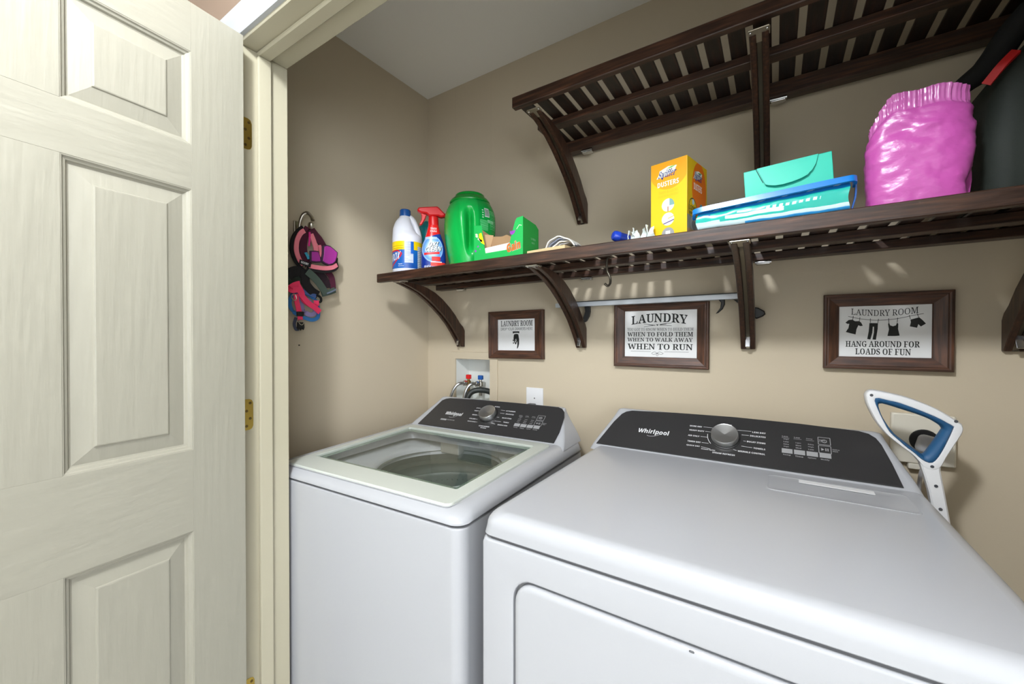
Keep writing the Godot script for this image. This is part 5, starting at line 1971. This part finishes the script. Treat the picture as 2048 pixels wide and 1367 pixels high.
func build_harness() -> void:
	var t := thing("wall_hook", "brushed nickel double hook on the left wall above the dog harness", "hook", Vector3.ZERO)
	var g := Soup.new()
	rbox(g, Vector3(.008, .09, .026), Transform3D(Basis(), Vector3(.004, 1.655, .640)), .003, 3, .004)
	obj("back_plate", g, M.nickel, t)
	g = Soup.new()
	tube(g, smooth([V(.641, 1.640, .010), V(.6415, 1.668, .018), V(.6415, 1.697, .027), V(.636, 1.719, .036), V(.626, 1.725, .046), V(.618, 1.714, .054), V(.616, 1.700, .060)], 5), .0062, 14)
	obj("hook_arm", g, M.nickel, t)
	g = Soup.new()
	lathe(g, [Vector2(0, -.013), Vector2(.006, -.0115), Vector2(.0105, -.004), Vector2(.011, .004), Vector2(.008, .0095), Vector2(0, .012)], Transform3D(Basis(Vector3(0, 0, 1), -.5), Vector3(.062, 1.6805, .6235)), 24)
	obj("hook_tip", g, M.nickel, t)
	# harness
	var pink := mat(c8(240, 132, 146), 0.85)
	var blk := mat(c8(22, 18, 20), 0.85)
	var maroon := mat(c8(78, 18, 44), 0.8)
	var purple := mat(c8(168, 48, 148), 0.55)
	var green := mat(c8(74, 88, 78), 0.7)
	var h := thing("dog_harness", "pink and purple padded dog harness hanging from the wall hook", "harness", Vector3.ZERO)
	var strap := func(called: String, pts: Array, w: float, th: float, m: Material, wd = Vector3(0, 0, 1)):
		var gg := Soup.new()
		ribbon(gg, smooth(pts, 5), wd, w, th)
		obj(called, gg, m, h)
	# left padded loop: black edge under a pink lining
	strap.call("padded_strap", [V(.636, 1.668, .040), V(.652, 1.652, .038), V(.6655, 1.625, .034), V(.667, 1.590, .032), V(.657, 1.560, .034), V(.640, 1.540, .036)], .027, .007, blk)
	strap.call("strap_lining", [V(.638, 1.662, .046), V(.651, 1.650, .045), V(.661, 1.624, .041), V(.6625, 1.590, .039), V(.653, 1.560, .041), V(.640, 1.545, .042)], .016, .004, pink)
	# centre loops behind
	strap.call("inner_strap", [V(.622, 1.676, .044), V(.630, 1.650, .034), V(.634, 1.615, .030), V(.630, 1.580, .030), V(.615, 1.545, .032)], .026, .006, maroon)
	strap.call("padded_strap", [V(.618, 1.672, .048), V(.598, 1.655, .044), V(.580, 1.640, .042), V(.562, 1.612, .042), V(.556, 1.585, .042)], .026, .007, maroon)
	strap.call("strap_lining", [V(.616, 1.655, .047), V(.607, 1.636, .047), V(.598, 1.612, .046), V(.596, 1.590, .044)], .017, .005, pink)
	strap.call("magenta_tape", [V(.622, 1.660, .050), V(.6205, 1.635, .047), V(.6215, 1.612, .044)], .007, .003, mat(c8(214, 40, 130), 0.7))
	strap.call("strap_lining", [V(.585, 1.622, .047), V(.580, 1.600, .050), V(.583, 1.580, .050)], .012, .005, pink)
	# purple vest panels
	var vest := func(pts: Array, x0: float, x1: float):
		var c := Vector2.ZERO
		for q in pts:
			c += Vector2(q[0], q[1]) / pts.size()
		var edge := PackedVector2Array()
		var inner := PackedVector2Array()
		for q in pts:
			edge.append(Vector2(-q[0], q[1]))
		inner = inset(edge, .004)
		var X := Transform3D(Basis(Vector3(0, 0, -1), Vector3.UP, Vector3(1, 0, 0)), Vector3(x0, 0, 0))
		var gg := Soup.new()
		prism(gg, edge, X, x1 - x0, .002)
		var o := obj("vest_panel", gg, mat(c8(58, 34, 58), 0.8), h)
		gg = Soup.new()
		prism(gg, inner, X * Transform3D(Basis(), Vector3(0, 0, x1 - x0 - .001)), .004, .0018)
		obj("purple_cover", gg, purple, o)
	vest.call([[.6222, 1.5950], [.605, 1.5985], [.5912, 1.5985], [.584, 1.580], [.5815, 1.5610], [.600, 1.557], [.6224, 1.5563]], .046, .055)
	vest.call([[.5780, 1.6200], [.5650, 1.6260], [.5500, 1.6250], [.534, 1.616], [.5193, 1.6065], [.522, 1.588], [.5290, 1.5690], [.540, 1.559], [.5554, 1.5530], [.572, 1.557], [.5850, 1.5640], [.580, 1.59]], .048, .060)
	strap.call("padded_strap", [V(.628, 1.5385, .044), V(.600, 1.5350, .050), V(.570, 1.5365, .052), V(.540, 1.5440, .050), V(.518, 1.560, .046), V(.512, 1.585, .040)], .024, .007, blk, Vector3(0, 1, 0))
	strap.call("strap_lining", [V(.624, 1.5430, .049), V(.600, 1.5405, .055), V(.570, 1.5415, .057), V(.540, 1.5490, .055), V(.519, 1.562, .051)], .015, .004, pink, Vector3(0, 1, 0))
	strap.call("turquoise_tape", [V(.632, 1.588, .042), V(.627, 1.576, .046), V(.624, 1.566, .048)], .010, .003, mat(c8(60, 160, 190), 0.6))
	# label patch with white letters
	g = Soup.new()
	var LX := facing(Vector3(.060, 1.5500, .6625), Vector3(.02, -.18, -.98).normalized(), Vector3(0, .98, -.18).normalized())
	prism(g, rect2(-.002, -.008, .038, .008), LX, .002, .0005)
	var lp := obj("name_patch", g, blk, h)
	g = Soup.new()
	text(g, "GOOBY", SANSB, Rect2(.003, -.0035, .026, .0075), LX * Transform3D(Basis(), Vector3(0, 0, .0024)))
	obj("lettering", g, M.white, lp)
	# dark lower straps
	strap.call("belly_strap", [V(.690, 1.500, .036), V(.672, 1.517, .038), V(.650, 1.520, .040), V(.632, 1.505, .040)], .034, .006, blk, Vector3(0, 1, 0))
	strap.call("belly_strap", [V(.690, 1.484, .034), V(.668, 1.486, .036), V(.648, 1.496, .038), V(.630, 1.520, .040)], .026, .006, mat(c8(30, 40, 30), 0.8), Vector3(0, 1, 0))
	strap.call("belly_strap", [V(.636, 1.530, .042), V(.634, 1.500, .042), V(.628, 1.478, .040), V(.606, 1.456, .038), V(.585, 1.446, .036)], .030, .006, blk)
	strap.call("green_strap", [V(.632, 1.5230, .050), V(.612, 1.508, .052), V(.592, 1.490, .052), V(.572, 1.467, .050), V(.560, 1.452, .048)], .026, .004, green, Vector3(0, .75, -.6))
	strap.call("green_strap", [V(.575, 1.450, .044), V(.550, 1.458, .046), V(.522, 1.470, .044)], .020, .004, green, Vector3(0, 1, 0))
	strap.call("inner_strap", [V(.552, 1.540, .034), V(.532, 1.520, .034), V(.524, 1.495, .032), V(.524, 1.470, .034)], .022, .006, maroon)
	strap.call("inner_strap", [V(.600, 1.536, .034), V(.570, 1.520, .034), V(.552, 1.500, .032), V(.545, 1.475, .034)], .026, .006, mat(c8(40, 20, 30), 0.8))
	strap.call("silver_tape", [V(.560, 1.453, .052), V(.540, 1.462, .053), V(.522, 1.472, .050)], .005, .003, mat(c8(120, 130, 150), 0.4, .3), Vector3(0, 1, 0))
	# pink collar with buckle and ring
	var coral := mat(c8(246, 56, 104), 0.7)
	h = thing("dog_collar", "bright pink nylon dog collar with a black buckle, lowest on the hook", "collar", Vector3.ZERO)
	strap.call("webbing", [V(.655, 1.478, .046), V(.672, 1.472, .048), V(.690, 1.458, .048), V(.684, 1.452, .052), V(.664, 1.455, .054), V(.652, 1.436, .055), V(.632, 1.414, .056), V(.606, 1.398, .056), V(.588, 1.384, .054)], .019, .003, coral, Vector3(0, .75, -.6))
	strap.call("webbing", [V(.662, 1.474, .044), V(.650, 1.450, .048), V(.646, 1.425, .050), V(.622, 1.408, .050), V(.600, 1.405, .050), V(.596, 1.425, .046)], .017, .003, coral, Vector3(0, .8, -.5))
	strap.call("webbing", [V(.672, 1.440, .052), V(.671, 1.420, .054), V(.667, 1.397, .056), V(.662, 1.376, .056), V(.659, 1.352, .056)], .017, .003, coral)
	g = Soup.new()
	tube(g, smooth([V(.680, 1.440, .055), V(.688, 1.434, .056), V(.688, 1.424, .057), V(.680, 1.418, .057), V(.673, 1.424, .056), V(.674, 1.435, .055)], 5, true), .0016, 8, true)
	obj("metal_ring", g, M.nickel, h)
	g = Soup.new()
	tube(g, smooth([V(.667, 1.352, .060), V(.666, 1.342, .061), V(.658, 1.337, .061), V(.651, 1.343, .061), V(.651, 1.352, .060)], 5, true), .0017, 8, true)
	obj("metal_ring", g, M.nickel, h)
	g = Soup.new()
	rbox(g, Vector3(.010, .016, .022), Transform3D(Basis(), Vector3(.058, 1.374, .661)), .002, 2)
	obj("buckle", g, M.black, h)
	g = Soup.new()
	prism(g, poly([[-.011, .012], [.011, .012], [.012, -.006], [.009, -.014], [.004, -.008], [0, -.016], [-.004, -.008], [-.009, -.014], [-.012, -.006]]), facing(Vector3(.052, 1.334, .659), Vector3(0, 0, -1), Vector3.UP), .010, .002)
	obj("buckle", g, M.black, h)
	# blue and purple leash behind it
	h = thing("dog_leash", "thin blue and lilac dog leash coiled behind the pink collar", "leash", Vector3.ZERO)
	strap.call("webbing", [V(.640, 1.470, .030), V(.668, 1.445, .030), V(.681, 1.415, .030), V(.674, 1.388, .031), V(.654, 1.372, .032), V(.628, 1.362, .033), V(.602, 1.357, .033), V(.582, 1.368, .032), V(.580, 1.395, .031), V(.588, 1.425, .030), V(.612, 1.445, .029), V(.638, 1.452, .028)], .013, .003, mat(c8(52, 122, 186), 0.7), Vector3(0, .7, .7))
	strap.call("webbing", [V(.650, 1.465, .024), V(.640, 1.420, .024), V(.632, 1.390, .026), V(.610, 1.375, .028), V(.590, 1.385, .028), V(.598, 1.410, .026), V(.622, 1.430, .024)], .016, .003, mat(c8(156, 140, 186), 0.7), Vector3(0, .7, .7))
	strap.call("webbing", [V(.644, 1.455, .034), V(.612, 1.448, .038), V(.592, 1.440, .038)], .016, .003, mat(c8(70, 96, 150), 0.7), Vector3(0, 1, 0))
	strap.call("clip", [V(.592, 1.446, .040), V(.578, 1.438, .042), V(.576, 1.425, .042), V(.582, 1.420, .041)], .008, .004, M.black)
	strap.call("loop_end", [V(.662, 1.362, .034), V(.669, 1.340, .036), V(.664, 1.322, .038), V(.654, 1.324, .038)], .010, .003, mat(c8(70, 76, 96), 0.7))

# ---------------------------------------------------------------- floor cleaner beside the dryer
func build_floor_cleaner() -> void:
	var t := thing("floor_cleaner", "white loop handle of a floor cleaner with a blue grip, standing beside the dryer", "floor cleaner", Vector3(1.735, 0, .17))
	var O := Vector3(-1.735, 0, 0)
	var outer := [[1.5819, 1.1564], [1.5844, 1.1656], [1.5912, 1.171], [1.6009, 1.1711], [1.6266, 1.1662], [1.6532, 1.1593], [1.681, 1.148], [1.7059, 1.1346], [1.7361, 1.1116], [1.741, 1.1027], [1.7387, 1.086], [1.7166, 1.0353], [1.7075, 1.0147], [1.7067, 1.0073], [1.7141, .955], [1.7216, .9025], [1.7265, .862], [1.7005, .862], [1.6960, .9000], [1.6920, .9400], [1.6863, .965], [1.6809, .9881], [1.6754, 1.0154], [1.6611, 1.034], [1.641, 1.051], [1.6223, 1.0685], [1.6090, 1.086], [1.5973, 1.1063], [1.5855, 1.136]]
	var blue := [[1.599, 1.1526], [1.622, 1.150], [1.646, 1.1438], [1.6923, 1.1236], [1.7187, 1.1073], [1.7243, 1.096], [1.6946, 1.021], [1.661, 1.0414], [1.640, 1.062], [1.6222, 1.0837], [1.6049, 1.125]]
	# loop: a swept rim joined to the neck, with an open middle
	var ring_of := func(pts: Array, n: int) -> PackedVector2Array:
		var v := []
		for q in pts:
			v.append(Vector2(q[0], q[1]))
		var s := smooth(v, 8, true)
		# resample by angle round the middle of the opening
		var c := Vector2(1.662, 1.098)
		var o := PackedVector2Array()
		for k in n:
			var a := TAU * k / n
			var d := Vector2.from_angle(a)
			var best := 0.0
			for i in s.size():
				var hit = Geometry2D.segment_intersects_segment(c, c + d * .5, s[i], s[(i + 1) % s.size()])
				if hit != null:
					best = maxf(best, (hit - c).length())
			o.append(c + d * maxf(best, .01))
		return o
	var loop_out := [[1.5819, 1.1564], [1.5844, 1.1656], [1.5912, 1.171], [1.6009, 1.1711], [1.6266, 1.1662], [1.6532, 1.1593], [1.681, 1.148], [1.7059, 1.1346], [1.7361, 1.1116], [1.741, 1.1027], [1.7387, 1.086], [1.7166, 1.0353], [1.7085, 1.012], [1.698, 1.002], [1.684, 1.004], [1.6740, 1.0174], [1.6611, 1.034], [1.641, 1.051], [1.6223, 1.0685], [1.6090, 1.086], [1.5973, 1.1063], [1.5855, 1.136]]
	var hole := [[1.6058, 1.1365], [1.6085, 1.1405], [1.6140, 1.1409], [1.6387, 1.1332], [1.6819, 1.1177], [1.7050, 1.1030], [1.7092, 1.0960], [1.7085, 1.0905], [1.6832, 1.0374], [1.6771, 1.0365], [1.6540, 1.0560], [1.6316, 1.0773], [1.6127, 1.1105]]
	var n := 96
	var A: PackedVector2Array = ring_of.call(loop_out, n)
	var B: PackedVector2Array = ring_of.call(blue, n)
	var C: PackedVector2Array = ring_of.call(hole, n)
	var R := func(p: PackedVector2Array, q: PackedVector2Array, f: float, z: float) -> PackedVector3Array:
		var o := PackedVector3Array()
		for i in p.size():
			var e := p[i].lerp(q[i], f)
			o.append(Vector3(e.x, e.y, z) + O)
		return o
	var g := Soup.new()
	var list := [R.call(A, B, .0, -.010), R.call(A, B, .0, .006), R.call(A, B, .08, .011), R.call(A, B, .2, .0135), R.call(A, B, .85, .0140), R.call(A, B, 1.0, .0125), R.call(A, B, 1.0, -.0125), R.call(A, B, .8, -.014), R.call(A, B, .2, -.0135), R.call(A, B, .0, -.010)]
	rings(g, list, false, false)
	g.fix(0)
	obj("loop_handle", g, M.white, t, 50.0)
	g = Soup.new()
	list = [R.call(B, C, -.02, .0128), R.call(B, C, .15, .0155), R.call(B, C, .5, .0150), R.call(B, C, .85, .0105), R.call(B, C, 1.0, .004), R.call(B, C, 1.0, -.004), R.call(B, C, .85, -.0105), R.call(B, C, .5, -.015), R.call(B, C, .15, -.0155), R.call(B, C, -.02, -.0128), R.call(B, C, -.02, .0128)]
	rings(g, list, false, false)
	g.fix(0)
	obj("blue_grip", g, mat(c8(28, 82, 124), 0.5), t, 50.0)
	g = Soup.new()
	var neck := poly([[1.6750, 1.0160], [1.6910, 1.0180], [1.7080, 1.0150], [1.7069, 1.0050], [1.7141, .955], [1.7216, .9025], [1.7300, .8350], [1.7060, .8350], [1.6975, .9000], [1.6895, .9550], [1.6820, .9881]])
	prism(g, neck, Transform3D(Basis(), O + Vector3(0, 0, -.012)), .0245, .003)
	# dark side of the neck housing
	obj("neck", g, M.white, t)
	g = Soup.new()
	for q in [[1.5926, 1.1598], [1.729, 1.1143], [1.6933, 1.0118], [1.6995, .9705], [1.7066, .9218]]:
		lathe(g, [Vector2(0, 0), Vector2(.0032, 0), Vector2(.0032, .0006), Vector2(0, .0007)], Transform3D(Basis(Vector3(1, 0, 0), PI / 2), Vector3(q[0], q[1], .0135) + O), 14)
	obj("screw_hole", g, mat(c8(70, 72, 76), 0.6), t)
	g = Soup.new()
	tube(g, [Vector3(-.020, .85, 0), Vector3(.0, .12, 0), Vector3(.002, .07, .01)], .012, 16)
	obj("pole", g, M.steel, t)
	g = Soup.new()
	rbox(g, Vector3(.075, .06, .26), Transform3D(Basis(), Vector3(.004, .034, .04)), .015, 3)
	obj("cleaning_head", g, M.white, t)
